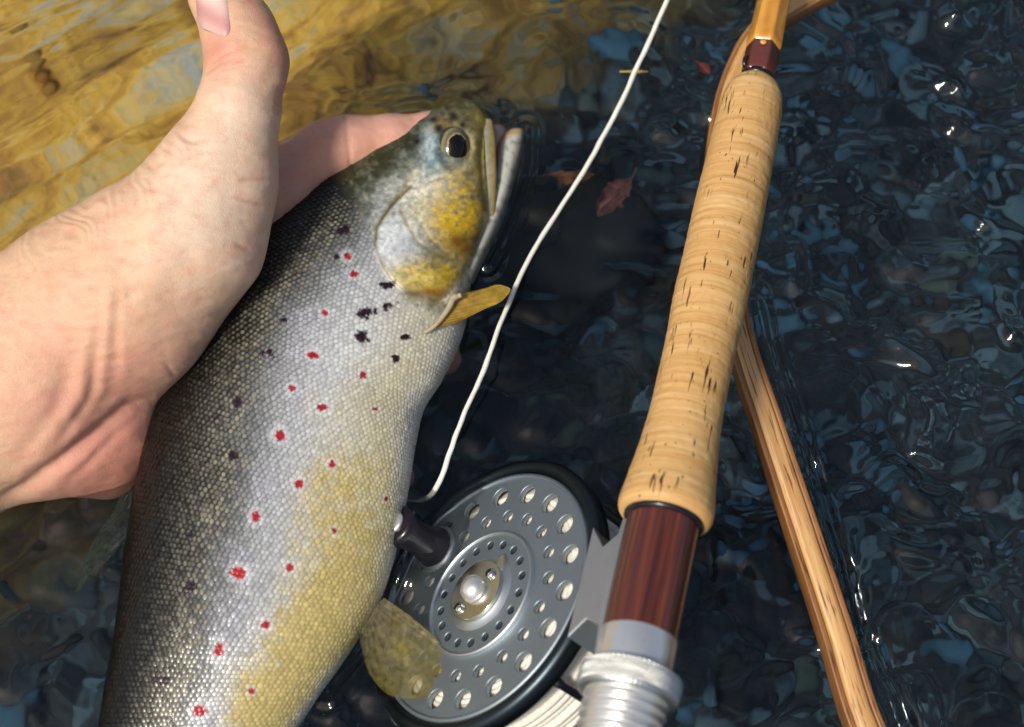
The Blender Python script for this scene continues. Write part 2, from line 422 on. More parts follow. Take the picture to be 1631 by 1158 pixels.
rs = np.random.RandomState(12)
placed = []; tries = 0
while len(placed) < 300 and tries < 9000:
    tries += 1
    x = rs.uniform(-.215, .215); y = rs.uniform(-.155, .24)
    g = float(gold_light(np.array([x]), np.array([y]))[0])
    rad = rs.choice([.006, .008, .010, .013, .018], p=[.2, .3, .25, .17, .08]) * (1 - .5 * g)
    if rs.rand() < .98 * sstep(.3, .6, g): continue
    rad *= .68
    if any((x - a) ** 2 + (y - b) ** 2 < (.78 * (rad + c)) ** 2 for a, b, c in placed): continue
    placed.append((x, y, rad))
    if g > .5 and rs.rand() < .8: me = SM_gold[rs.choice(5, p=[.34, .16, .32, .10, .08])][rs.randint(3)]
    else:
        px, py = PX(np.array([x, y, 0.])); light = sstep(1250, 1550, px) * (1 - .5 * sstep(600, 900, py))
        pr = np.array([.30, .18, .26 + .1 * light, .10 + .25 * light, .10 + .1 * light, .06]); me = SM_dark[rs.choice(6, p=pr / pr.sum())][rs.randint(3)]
    o = bpy.data.objects.new('stone', me); C.objects.link(o); o.parent = bed
    o.location = (x, y, float(bed_z(np.array([x]), np.array([y]))[0]) + rad * .22); o.scale = (rad,) * 3
    o.rotation_euler = (rs.uniform(-.3, .3), rs.uniform(-.3, .3), rs.uniform(0, 6.28))

def wat(x, y):
    px, py = PX(np.stack([x, y, np.zeros_like(x)], -1))
    inner = 1 - sstep(.3, .8, np.hypot(x, y))
    g = 1 - sstep(350, 950, px + .75 * py)
    # choppy ripples of the dark run
    wx = x + .006 * fbm(x * 40, y * 40, 2, seed=2); wy = y + .006 * fbm(x * 40, y * 40, 2, seed=8)
    rough = .62 + .32 * sstep(900, 1250, px) * (1 - .5 * sstep(700, 1050, py))
    chop = 3.0 * fbm(wx * 38, wy * 46, 2, seed=31) + 2.2 * vnoise(wx * 98, wy * 120, seed=33) * rough + .42 * vnoise(wx * 240, wy * 270, seed=35) * rough
    # long streaks where the shallow water slides down-left to up-right
    a = R(33); u = x * math.cos(a) + y * math.sin(a); v = -x * math.sin(a) + y * math.cos(a)
    vv = v + .004 * fbm(u * 12, v * 12, 2, seed=51)
    sl = 6.0 * fbm(u * 6, vv * 52, 2, seed=52) + 1.1 * vnoise(u * 48, vv * 100, seed=57) + 1.0 * vnoise(u * 24, vv * 150, seed=54)
    z = (chop * rough * (1 - g) + sl * g) * inner
    # lines of little waves that run along things standing in the water
    for pts, off, amp, lam, wd in WAKES:
        d = polydist(px, py, pts) / 5.0
        wob = 1 + .35 * fbm(x * 60, y * 60, 2, seed=61)
        z = z + amp * wob * np.cos(2 * np.pi * (d - off) / lam) * np.exp(-((d - off) / wd) ** 2) * inner
    return z * MM
NETL = [(1205, 480), (1222, 560), (1262, 680), (1300, 800), (1340, 930), (1366, 1012)]
WAKES = [(NETL, 0, 1.9, 6.0, 4.2), ([(1385, 1035), (1402, 1085), (1440, 1170)], 0, 1.6, 7, 5),
         ([(838, 205), (836, 260), (822, 315), (800, 370), (775, 420)], 1.5, .55, 3.4, 3.4),
         ([(455, 150), (600, 165), (745, 140), (800, 175)], 2, .3, 6, 5),
         ([(640, 850), (610, 930), (590, 1010), (520, 1100)], 4, .35, 5, 5)]
gx = graded(-.222, .222, .0008, 7, 45); gy = graded(-.165, .235, .0008, 7, 45)
X, Y = np.meshgrid(gx, gy, indexing='xy')
water = mesh_obj('water', np.stack([X, Y, wat(X, Y)], -1).reshape(-1, 3), grid_faces(len(gy), len(gx)), M_water)
tag(water, 'clear rippling stream water', kind='structure')

# ================================================================== the hand
def cam_mm(px, py, zc):
    d = DIST * 1000 - zc
    return np.array([(px - 815.5) / FPX * d, (579 - py) / FPX * d, zc])
VX = 1.3
lo = np.array([-300., -165, -72]); hi = np.array([4., 142, 66])
ax = [np.arange(lo[i], hi[i], VX, dtype=np.float32) for i in range(3)]
def cone_field(a, b):
    pa, ra = cam_mm(*a[:3]), a[3]; pb, rb = cam_mm(*b[:3]), b[3]
    m = 24 + max(ra, rb)
    sl = []
    for i in range(3):
        l, h = min(pa[i], pb[i]) - m, max(pa[i], pb[i]) + m
        i0 = max(0, np.searchsorted(ax[i], l)); i1 = min(len(ax[i]), np.searchsorted(ax[i], h)); sl.append(slice(i0, i1))
    gxx = ax[0][sl[0]][:, None, None] - pa[0]; gyy = ax[1][sl[1]][None, :, None] - pa[1]; gzz = ax[2][sl[2]][None, None, :] - pa[2]
    d = (pb - pa).astype(np.float32); dd = float(d @ d) + 1e-6
    t = np.clip((gxx * d[0] + gyy * d[1] + gzz * d[2]) / dd, 0, 1)
    dist = np.sqrt((gxx - t * d[0]) ** 2 + (gyy - t * d[1]) ** 2 + (gzz - t * d[2]) ** 2) - (ra + (rb - ra) * t)
    return tuple(sl), dist
def smin_into(F, sl, d, kk):
    f = F[sl]; h = np.clip(.5 + .5 * (f - d) / kk, 0, 1)
    F[sl] = f * (1 - h) + d * h - kk * h * (1 - h)
def chain_field(chain, kk):
    F = np.full([len(a) for a in ax], 60., np.float32)
    for a, b in zip(chain[:-1], chain[1:]):
        sl, d = cone_field(a, b); smin_into(F, sl, d, kk)
    return F
parts = [
  # forearm and heel of the hand
  ([(-520, 800, 26, 26), (-220, 640, 26, 21), (-20, 527, 22, 17), (120, 452, 20, 18), (205, 395, 24, 17)], 10),
  ([(-480, 960, 14, 25), (-200, 830, 14, 22), (0, 690, 14, 19.2), (100, 682, 14, 18.5), (165, 688, 9, 15), (176, 742, 3, 10.5)], 12),
  ([(-480, 880, 20, 28), (-150, 690, 22, 27), (60, 600, 20, 24), (190, 560, 14, 17.5)], 14),
  # ball of the thumb
  ([(60, 540, 22, 22), (200, 480, 22, 25.5), (300, 372, 26, 21.5), (345, 280, 28, 16.5)], 12),
  # palm under the fish
  ([(150, 560, 4, 20), (300, 470, -14, 17), (400, 400, -22, 15)], 12),
  ([(130, 620, 4, 18), (280, 580, -20, 14), (320, 600, -26, 12)], 12),
  ([(300, 400, -2, 16), (430, 320, -12, 13)], 12),
]
F = None
for ch, kk in parts:
    f = chain_field(ch, kk)
    if F is None: F = f
    else: smin_into(F, (slice(None),) * 3, f, 10)
fingers = [
  ([(345, 280, 28, 16.5), (378, 180, 29, 12.2), (394, 98, 27, 11.9), (380, 50, 25, 10.8), (355, -5, 22, 9.6), (345, -52, 18, 7.6)], 4, 9),
  ([(425, 310, -10, 13.5), (520, 246, -14, 10.8), (555, 238, -15, 10.8), (620, 232, -18, 9.8), (690, 222, -22, 8.8), (745, 236, -28, 7.4)], 3, 9),
  ([(400, 410, -26, 14), (520, 480, -42, 10), (640, 540, -42, 9), (700, 570, -32, 7.5)], 3, 8),
  ([(360, 500, -30, 13), (480, 590, -44, 10), (590, 660, -36, 8.5), (636, 692, -4, 5.6)], 3, 7),
  ([(310, 590, -26, 12), (450, 700, -38, 9), (570, 755, -32, 7.5), (632, 769, -2, 5.0)], 3, 7),
]
for ch, kk, kb in fingers:
    f = chain_field(ch, kk); smin_into(F, (slice(None),) * 3, f, kb)
def surface_nets(F):
    s = F < 0; n0, n1, n2 = F.shape
    cnt = np.zeros((n0-1, n1-1, n2-1), np.int8)
    for a in (0, 1):
        for b in (0, 1):
            for c in (0, 1): cnt += s[a:n0-1+a, b:n1-1+b, c:n2-1+c]
    act = (cnt > 0) & (cnt < 8); idx = np.full(act.shape, -1, np.int64); ii = np.argwhere(act); idx[act] = np.arange(len(ii))
    acc = np.zeros((len(ii), 3)); num = np.zeros(len(ii))
    cor = [(a, b, c) for a in (0, 1) for b in (0, 1) for c in (0, 1)]
    val = {q: F[ii[:, 0] + q[0], ii[:, 1] + q[1], ii[:, 2] + q[2]].astype(float) for q in cor}
    for q in cor:
        for x in range(3):
            if q[x]: continue
            p = list(q); p[x] = 1; p = tuple(p); A, B = val[q], val[p]; cr = (A < 0) != (B < 0)
            t = np.where(cr, A / np.where(cr, A - B, 1), 0)
            pos = np.tile(np.array(q, float), (len(ii), 1)); pos[:, x] += t
            acc[cr] += pos[cr]; num[cr] += 1
    v = ii + acc / num[:, None]
    faces = []
    for x in range(3):
        y, z = (x + 1) % 3, (x + 2) % 3
        lo_ = [slice(None)] * 3; hi_ = [slice(None)] * 3; lo_[x] = slice(0, -1); hi_[x] = slice(1, None)
        A, B = s[tuple(lo_)], s[tuple(hi_)]; e = np.argwhere(A != B); flip = A[A != B]
        ok = (e[:, y] > 0) & (e[:, z] > 0) & (e[:, y] < F.shape[y]-1) & (e[:, z] < F.shape[z]-1); e = e[ok]; flip = flip[ok]
        def cell(dy, dz):
            c = e.copy(); c[:, y] -= dy; c[:, z] -= dz; return idx[c[:, 0], c[:, 1], c[:, 2]]
        q = np.stack([cell(1, 1), cell(0, 1), cell(0, 0), cell(1, 0)], 1)
        q[~flip] = q[~flip][:, ::-1]; faces.append(q)
    f = np.concatenate(faces); f = f[(f >= 0).all(1)]
    return v, f
hv, hf = surface_nets(F)
hv = hv * VX + np.array([a[0] for a in ax])
p0_ = cam_mm(-150, 700, 20); av = unit(cam_mm(-480, 880, 20) - p0_); ov = np.maximum(0, (hv - p0_) @ av)
hv = hv + av * (ov * 5 * sstep(0, 20, ov))[:, None]          # the forearm runs on out of the frame
hw = (hv[:, 0:1] * EX + hv[:, 1:2] * EY + hv[:, 2:3] * EZ) * MM
tmp = mesh_obj('tmp', hw, hf, None)
md = tmp.modifiers.new('s', 'SMOOTH'); md.iterations = 4; md.factor = .5
md = tmp.modifiers.new('d', 'SUBSURF'); md.levels = 1; md.render_levels = 1
dg = bpy.context.evaluated_depsgraph_get(); me = bpy.data.meshes.new_from_object(tmp.evaluated_get(dg)); bpy.data.objects.remove(tmp)
n = len(me.vertices); co = np.empty(n * 3, np.float32); me.vertices.foreach_get('co', co); co = co.reshape(-1, 3).astype(float)
no = np.empty(n * 3, np.float32); me.vertices.foreach_get('normal', no); no = no.reshape(-1, 3).astype(float)
px, py = PX(co); zc = ((co - CAM) @ EZ) / MM + DIST * 1000
face = sstep(-.1, .4, (no * unit(CAM - co)).sum(1))
disp = np.zeros(n)
def crease(pts, wd, depth): 
    global disp
    q, t = polyfrac(px, py, pts); disp -= depth * np.exp(-(q / wd) ** 2) * face * MM * (np.sin(np.pi * t) ** .8 * .9 + .1 * (wd > 12))
above = zc > -4
# thumb joint, folds of the web, tendons and the valley over the heel of the hand
for pts, wd, dp in [
    ([(330, 132), (350, 112), (385, 102), (420, 104)], 3.2, .55), ([(326, 122), (352, 100), (378, 93)], 3, .4), ([(334, 108), (350, 90), (372, 78)], 4, .5),
    ([(380, 288), (405, 284), (430, 284)], 3.2, .5), ([(372, 314), (400, 322), (428, 326)], 3.2, .45), ([(366, 342), (395, 352)], 3, .3),
    ([(276, 206), (300, 222), (318, 228)], 5, .7), ([(222, 250), (238, 262), (248, 280)], 4, .5),
    ([(370, 384), (385, 392), (402, 400)], 4, .35), ([(262, 575), (272, 590), (280, 600)], 4, .4),
    ([(250, 634), (205, 650), (160, 688), (110, 728), (50, 770), (-20, 815)], 13, 2.6), ([(235, 655), (190, 690), (140, 740), (95, 778)], 8, .9),
    ([(150, 540), (150, 610), (130, 660), (80, 720)], 11, .5), ([(190, 450), (186, 500), (184, 550), (190, 590)], 9, .35), ([(205, 440), (208, 500)], 7, .25),
    ([(166, 460), (160, 520), (152, 570)], 8, .3), ([(115, 560), (90, 660), (30, 740)], 16, .7)]:
    crease(pts, wd, dp)
for pts, wd, dp in [([(172, 440), (168, 560), (160, 620), (105, 710)], 11, -.9), ([(145, 500), (128, 630), (40, 740)], 15, -1.2), ([(240, 300), (255, 400), (225, 500)], 26, -.8), ([(196, 540), (200, 610)], 10, -.3),
                    ([(222, 258), (214, 264)], 10, -1.2), ([(452, 118), (448, 140)], 14, -.6)]:
    crease(pts, wd, dp)
# wrinkles across the back of the thumb base and the wrist
ww = np.exp(-(polydist(px, py, [(60, 380), (150, 345), (215, 285), (260, 235)]) / 48) ** 2) * face
disp += .17 * MM * ww * np.sin((px * .62 - py * .2 + 34 * fbm(px / 60, py / 60, 2, seed=71)) * .42)
disp += .22 * MM * face * fbm(px / 22, py / 9, 3, seed=72) + .5 * MM * fbm(px / 70, py / 70, 2, seed=73) * face
# finger joints
fing = (px > 428) & (zc < 8) & (py < 330)
disp -= .45 * MM * np.exp(-((px - 552 - .1 * (py - 200)) / 3.5) ** 2) * fing * face
co = co + no * disp[:, None]
# skin tone: pale over the ball of the thumb, pink on fingers and the heel
tan = np.array([.64, .42, .27]); pale = np.array([.74, .57, .43]); pink = np.array([.60, .25, .19]); red = np.array([.50, .16, .12])
def blob(cx, cy, sx, sy): return np.exp(-((px - cx) / sx) ** 2 - ((py - cy) / sy) ** 2)
cc = np.tile(tan, (n, 1))
def mixin(c, wgt):
    global cc
    wgt = np.clip(wgt, 0, 1)[:, None]; cc = cc * (1 - wgt) + c * wgt
nz = fbm(px / 45, py / 45, 3, seed=75)
mixin(pale, (blob(330, 330, 110, 130) + blob(390, 180, 60, 60) * .8 + .25 * nz))
mixin(pink, .5 * blob(150, 620, 170, 120) + .25 * nz)
mixin(pink, .85 * blob(190, 720, 120, 75))
mixin(red, .45 * blob(170, 780, 130, 40))
mixin(pink, .55 * fing + .6 * ((px > 425) & (zc < 8) & (py >= 330))); mixin(np.array([.66, .36, .28]), .8 * fing * sstep(235, 195, py))
mixin(pink, .6 * blob(350, 85, 42, 42) + .55 * np.exp(-(polydist(px, py, [(400, 5), (440, 60), (458, 118), (446, 165)]) / 16) ** 2))
mixin(red, .35 * blob(344, 75, 20, 24) + .4 * np.exp(-(polydist(px, py, [(333, 118), (352, 104), (385, 97)]) / 4) ** 2))
mixin(red, .30 * np.exp(-(polydist(px, py, [(380, 286), (430, 284)]) / 3.5) ** 2) + .30 * np.exp(-(polydist(px, py, [(372, 314), (400, 322), (428, 326)]) / 3.5) ** 2))
mixin(red, .4 * blob(388, 394, 16, 5) + .35 * blob(210, 458, 7, 8) + .4 * blob(216, 326, 4, 4) + .3 * blob(284, 203, 8, 6))
mixin(red, .5 * ((px > 560) & (py > 600)))
me.name = 'hand'; a = me.color_attributes.new('Col', 'FLOAT_COLOR', 'POINT'); c4 = np.ones((n, 4), np.float32); c4[:, :3] = cc; a.data.foreach_set('color', c4.ravel())
me.vertices.foreach_set('co', co.astype(np.float32).ravel()); me.polygons.foreach_set('use_smooth', np.ones(len(me.polygons), bool)); me.materials.clear(); me.materials.append(M_skin); me.update()
hand = bpy.data.objects.new('hand', me); C.objects.link(hand)
tag(hand, 'bare left hand with thumb raised, cradling the spotted trout from beneath', 'hand')
# thumb nail: a curved plate seated on the thumb, facing up and to the left
from mathutils.bvhtree import BVHTree
bvh = BVHTree.FromPolygons([Vector(q) for q in co], [tuple(p.vertices) for p in me.polygons])
nu, nv = 26, 30; nvv = []; ncol = []
for i in range(nv):
    t = i / (nv - 1); y = 58 - 130 * t
    hw_ = 27.5 * (1 - max(0, (.16 - t) / .16) ** 2) ** .5 * (1 - .1 * t) + 1.5
    cx = 340 + (y - 30) * .10 + 2
    for j in range(nu):
        s = j / (nu - 1) * 2 - 1; x = cx + s * hw_ - 2
        p0 = P(x, y + 6 * s, 60.); d = unit(p0 - CAM)
        hit = bvh.ray_cast(Vector(CAM), Vector(d))
        q = np.array(hit[0]) if hit[0] is not None else P(x, y, 18.)
        edge = max(abs(s) ** 4, 1 - min(1, t / .07))
        nvv.append(q - d * MM * (.75 * (1 - edge) - .25 * edge))
        lun = np.array([.62, .38, .36]); body = np.array([.70, .47, .42]); mau = np.array([.50, .24, .23])
        c = body + (mau - body) * math.exp(-((t - .22 + .1 * s) / .16) ** 2) * .9
        if t > .35: c = c + (np.array([.80, .68, .62]) - c) * min(1, (t - .35) * 2.2) * math.exp(-((s + .1) / .8) ** 2)
        ncol.append(c * (1 - .35 * edge))
nail = mesh_obj('thumb_nail', np.array(nvv), grid_faces(nv, nu), M_nail, hand, col=np.array(ncol))

# ================================================================== the trout
trout = empty('trout', Matrix.Translation(Vector(PH(450, 700, 0))))
tag(trout, 'brown trout with red and black spots, gold belly and dark back, held in the hand', 'fish')
def adopt(o, parent):
    bpy.context.view_layer.update(); o.parent = parent; o.matrix_parent_inverse = parent.matrix_world.inverted(); return o
def loft(st, n, m, sup=.85, zoff=0):
    """rows of st: back px, py, belly px, py, height mm, half thickness mm"""
    q = crom(st, n); B = PH(q[:, 0], q[:, 1], q[:, 4]); V = PH(q[:, 2], q[:, 3], q[:, 4]); T = q[:, 5] * MM
    Cc = (B + V) / 2; D = (V - B) / 2; N = unit(CAM - Cc); dn = unit(D); N = unit(N - dn * (N * dn).sum(1)[:, None])
    a = np.linspace(-np.pi, np.pi, m, endpoint=False)
    su = np.sin(a); cu = np.sign(np.cos(a)) * np.abs(np.cos(a)) ** sup
    v = Cc[:, None] + D[:, None] * su[None, :, None] + N[:, None] * (T[:, None] * cu[None])[:, :, None]
    return v, np.repeat(su[None], n, 0), np.repeat(cu[None], n, 0), np.repeat(N[:, None], m, 1), q
st = [(771, 176, 781, 190, 6, 3.5), (762, 168, 786, 203, 6, 7), (738, 163, 787, 235, 6, 11), (700, 178, 785, 300, 6, 14.5), (655, 200, 780, 352, 6, 17), (600, 228, 763, 402, 6, 18.5),
      (548, 258, 747, 446, 5, 19.5), (496, 296, 742, 500, 5, 20.5), (440, 338, 728, 548, 5, 21.5), (390, 390, 701, 605, 5, 22.5), (342, 455, 673, 650, 5, 23.5), (302, 530, 661, 700, 5, 24),
      (264, 615, 652, 760, 4, 24), (234, 710, 641, 825, 3, 24), (213, 810, 624, 900, 2, 23.5), (198, 910, 600, 965, 1, 23), (185, 1010, 556, 1040, 0, 21.5), (167, 1110, 508, 1110, -2, 19.5), (147, 1220, 455, 1190, -5, 17.5),
      (122, 1330, 390, 1290, -8, 14.5), (92, 1450, 310, 1410, -11, 11), (62, 1560, 235, 1530, -13, 8), (40, 1660, 180, 1645, -14, 5.5)]
NS, NM = 620, 300
V, U, CU, NN, Q = loft(st, NS, NM)
pxv, pyv = PX(V)
front = sstep(.0, .25, CU)
OPER = [(652, 300), (620, 330), (601, 362), (597, 392), (606, 420), (622, 446), (645, 466), (690, 478), (730, 470), (760, 430), (782, 360), (775, 320), (740, 290), (700, 285)]
CHEEK = [(640, 338), (652, 362), (668, 388), (690, 405), (722, 416), (755, 395), (776, 345), (774, 300), (735, 275), (690, 290), (660, 305)]
hd = pyv < 560
d = np.zeros_like(pxv)
ph, yh = pxv[hd], pyv[hd]
dd = 1.25 * sstep(-4, 7, sdpoly(ph, yh, OPER)) + .7 * sstep(-3, 6, sdpoly(ph, yh, CHEEK))
er = np.hypot((ph - 725) / 30, (yh - 236) / 38)
dd += .7 * np.exp(-((er - 1.12) / .2) ** 2) - .9 * sstep(1.0, .7, er)
for pts, wd, dp in [([(628, 322), (612, 340), (622, 326), (645, 300), (660, 268), (672, 250)], 5, .5), ([(600, 330), (640, 300), (662, 285)], 4, .5), ([(640, 300), (628, 322), (618, 345)], 3, .5),
                    ([(700, 478), (740, 440), (775, 395)], 5, .6), ([(690, 488), (735, 455), (765, 425)], 4, .5), ([(768, 205), (764, 250), (768, 300), (774, 335)], 4, .9),
                    ([(668, 350), (690, 385), (722, 412)], 3, .35)]:
    dd -= dp * np.exp(-(polydist(ph, yh, pts) / wd) ** 2)
dd += .22 * fbm(ph / 22, yh / 22, 3, seed=80) * sstep(560, 480, yh)
dd += .5 * fbm(ph / 9, yh / 9, 2, seed=83) * np.exp(-(polydist(ph, yh, [(590, 330), (635, 300), (665, 262)]) / 22) ** 2)
d[hd] = dd
V = V + NN * (d * front)[:, :, None] * MM
GILL = [(470, 225), (520, 268), (555, 308), (586, 356), (597, 405), (618, 447), (650, 474), (690, 495), (745, 522)]
RED = [(445, 693, 9, 8), (514, 649, 8, 6), (528, 739, 6, 5), (476, 770, 6, 7), (407, 824, 7, 8), (380, 912, 11, 9), (461, 904, 8, 6), (423, 996, 7, 6), (348, 1036, 7, 12), (318, 1133, 11, 9), (400, 1101, 5, 5), (532, 846, 4, 6),
       (597, 651, 4, 3), (578, 599, 6, 6), (500, 566, 8, 6), (465, 618, 6, 5), (517, 499, 6, 5), (562, 437, 7, 5), (553, 407, 6, 6), (615, 795, 3, 4)]
BLK = [(546, 366, 9, 8), (584, 498, 13, 7), (576, 538, 11, 9), (622, 487, 10, 6), (305, 936, 11, 9), (257, 1085, 11, 10), (371, 728, 10, 8), (379, 640, 8, 8), (302, 852, 6, 5), (428, 562, 9, 6), (622, 454, 13, 6), (645, 538, 7, 5), (630, 570, 7, 6), (452, 510, 7, 5), (535, 410, 5, 4)]
def blend(c, t, wgt): wgt = np.clip(wgt, 0, 1)[..., None]; return c * (1 - wgt) + np.asarray(t) * wgt
def trout_col(x, y, u, spots=True):
    """own colour of the skin at a place on the flank: u runs from back (-1) to belly (+1)"""
    n1 = fbm(x / 60, y / 60, 3, seed=90); n2 = fbm(x / 14, y / 14, 3, seed=94)
    uu = u - .07 * sstep(.3, -.2, u) + .10 * n1 + .05 * n2
    ks = [-1, -.86, -.66, -.45, -.2, .05, .3, .55, .75, .9, 1.05]
    cols = np.array([(.004, .005, .0045), (.007, .009, .007), (.009, .010, .008), (.036, .040, .032), (.18, .19, .185), (.37, .385, .40), (.45, .46, .455), (.51, .50, .41), (.57, .55, .40), (.70, .69, .58), (.74, .74, .68)])
    c = np.stack([np.interp(uu, ks, cols[:, i]) for i in range(3)], -1)
    yel = sstep(560, 820, y + 60 * n1) * sstep(.18, .55, uu) * sstep(1.05, .85, uu) * (.74 + .5 * n2 + .3 * n1)
    yel += .35 * sstep(540, 600, y) * sstep(700, 620, y) * sstep(.35, .6, uu) * sstep(1, .8, uu)
    yel += .9 * np.exp(-((x - 545) / 75) ** 2 - ((y - 985) / 65) ** 2) * sstep(.15, .4, uu) + .7 * np.exp(-((x - 425) / 60) ** 2 - ((y - 1090) / 40) ** 2)
    c = blend(c, (.51, .39, .10), np.clip(yel * .9, 0, .8))
    c = blend(c, (.33, .31, .40), .35 * sstep(0, .5, n1) * np.exp(-((uu - 0) / .3) ** 2))
    c = blend(c, (.70, .72, .74), .4 * np.exp(-((x - 560) / 90) ** 2 - ((y - 560) / 120) ** 2))
    # head
    sd = (y - np.interp(x, [p[0] for p in GILL], [p[1] for p in GILL]))
    head = sstep(16, -22, sd + 14 * n2) * (y < 560)
    hx = lambda cx, cy, sx, sy: np.exp(-((x - cx) / sx) ** 2 - ((y - cy) / sy) ** 2)
    n3 = fbm(x / 5, y / 5, 3, seed=97); n4 = fbm(x / 11 + 3 * n2, y / 8, 3, seed=99)
    m = n2 * .55 + n3 * .35
    ch = np.empty(x.shape + (3,)); ch[...] = (.15, .18, .165)
    ch = blend(ch, (.30, .35, .35), .8 * hx(585, 320, 60, 40) * sstep(-.2, .3, n4 + .1))
    ch = blend(ch, (.10, .095, .035), sstep(-.1, .3, n4) * .8)
    ch = blend(ch, (.030, .030, .010), sstep(.05, -.5, u + .25 * n2))
    ch = blend(ch, (.10, .080, .018), .9 * hx(755, 188, 50, 26)); ch = blend(ch, (.34, .26, .045), 1.1 * hx(772, 245, 20, 70))
    ch = blend(ch, (.33, .42, .44), (1.1 + m) * hx(688, 238, 16, 42)); ch = blend(ch, (.06, .17, .21), .9 * hx(694, 264, 14, 18))
    ch = blend(ch, (.16, .11, .03), (1 + m) * hx(705, 200, 18, 14))
    ch = blend(ch, (.62, .62, .54), (1.35 + 1.6 * m) * hx(685, 302, 46, 24)); ch = blend(ch, (.62, .66, .68), (1.35 + 1.2 * m) * hx(632, 388, 36, 52))
    ch = blend(ch, (.30, .34, .36), (.7 + 1.5 * m) * hx(645, 395, 18, 24))
    ch = blend(ch, (.50, .46, .30), .9 * hx(690, 335, 40, 34) + m * .3)
    ch = blend(ch, (.54, .36, .022), (1.35 + 2.2 * m) * hx(732, 345, 36, 56)); ch = blend(ch, (.50, .345, .03), (1.35 + 1.8 * m) * hx(694, 446, 64, 26))
    ch = blend(ch, (.66, .56, .22), (.6 + m) * hx(655, 446, 34, 16)); ch = blend(ch, (.20, .095, .010), (.8 + 1.6 * m) * hx(738, 388, 30, 20)); ch = blend(ch, (.25, .11, .01), (.7 + 1.6 * m) * hx(685, 468, 44, 9))
    ch = blend(ch, (.64, .63, .52), (1.0 + m) * np.exp(-(polydist(x, y, [(715, 480), (747, 446), (777, 395), (792, 350)]) / 10) ** 2))
    ch = blend(ch, (.46, .43, .28), (.9 + m) * np.exp(-(polydist(x, y, [(612, 350), (625, 322), (640, 302), (664, 272)]) / 4) ** 2))
    for sx, sy, r in [(722, 186, 8), (700, 206, 7), (738, 200, 5), (664, 225, 6), (690, 190, 6), (712, 172, 5)]: ch = blend(ch, (.012, .010, .008), np.exp(-((x - sx) ** 2 + (y - sy) ** 2) / r ** 2) * 1.1)
    ch = ch * (1 + .45 * n3)[..., None]
    for pts, wd, amt, cd in [(OPER[:8], 5, .9, (.10, .075, .025)), (CHEEK[:5], 3.5, .75, (.12, .09, .03)), ([(768, 205), (764, 250), (768, 300), (774, 335)], 3, .7, (.08, .06, .03)), ([(609, 350), (628, 318), (645, 295)], 3, .6, (.06, .06, .03))]:
        ch = blend(ch, cd, amt * np.exp(-(polydist(x, y, pts) / wd) ** 2))
    c = c * (1 - head[..., None]) + ch * head[..., None]
    # spots with a pale ring, ragged because whole scales take the colour
    if not spots: return c, head
    return spotted(c, x, y, fbm(x / 7, y / 7, 3, seed=98)), head
def spotted(c, x, y, n2):
    for sx, sy, a, b in RED:
        r = np.hypot((x - sx) / a, (y - sy) / b) + .60 * n2
        c = blend(c, (.66, .68, .71), .42 * sstep(2.6, 1.2, r)); c = blend(c, (.34, .014, .022), sstep(1.15, .8, r))
    for sx, sy, a, b in BLK:
        r = np.hypot((x - sx) / a, (y - sy) / b) * .92 + .95 * n2
        c = blend(c, (.018, .007, .012), sstep(1.1, .75, r))
    return c
body_c, hmask = trout_col(pxv, pyv, U)
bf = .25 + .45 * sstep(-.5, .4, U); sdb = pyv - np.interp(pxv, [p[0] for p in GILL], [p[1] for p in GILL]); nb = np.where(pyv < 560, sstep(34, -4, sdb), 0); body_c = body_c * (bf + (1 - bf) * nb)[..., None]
vv = V.reshape(-1, 3); ff = grid_faces(NS, NM, True)[:, ::-1]
caps = [tuple(range(NM)), tuple((NS - 1) * NM + k for k in range(NM))[::-1]]
bodyo = adopt(mesh_obj('body', vv, [tuple(f) for f in ff] + caps, M_fish, col=body_c.reshape(-1, 3)), trout)
# scales: small domed plates laid in offset rows along the flank
axl = np.concatenate([[0], np.cumsum(np.linalg.norm(np.diff(V[:, NM // 2], axis=0), axis=1))])
SP = 1.62 * MM
sv, sf, sc = [], [], []
ang = np.linspace(0, 2 * np.pi, 8, endpoint=False)
tmpl = np.vstack([[0, 0, .12], np.stack([.55 * np.cos(ang), .55 * np.sin(ang), np.full(8, .095)], 1), np.stack([np.cos(ang), np.sin(ang), np.full(8, -.03)], 1)])
tf = [(0, 1 + i, 1 + (i + 1) % 8, 1 + (i + 1) % 8) for i in range(8)]
tri = np.array([(0, 1 + i, 1 + (i + 1) % 8) for i in range(8)] + [(1 + i, 9 + i, 9 + (i + 1) % 8) for i in range(8)] + [(1 + i, 9 + (i + 1) % 8, 1 + (i + 1) % 8) for i in range(8)])
rs = np.random.RandomState(5)
rows = np.arange(axl[0], axl[-1], SP * .86)
dS = unit(np.gradient(V, axis=0)); dP = unit(np.roll(V, -1, 1) - np.roll(V, 1, 1)); NV = unit(np.cross(dS, dP)); 
if (NV[300, NM // 2] @ NN[300, NM // 2]) < 0: NV = -NV
cen, tx, ty, nz_, uu_ = [], [], [], [], []
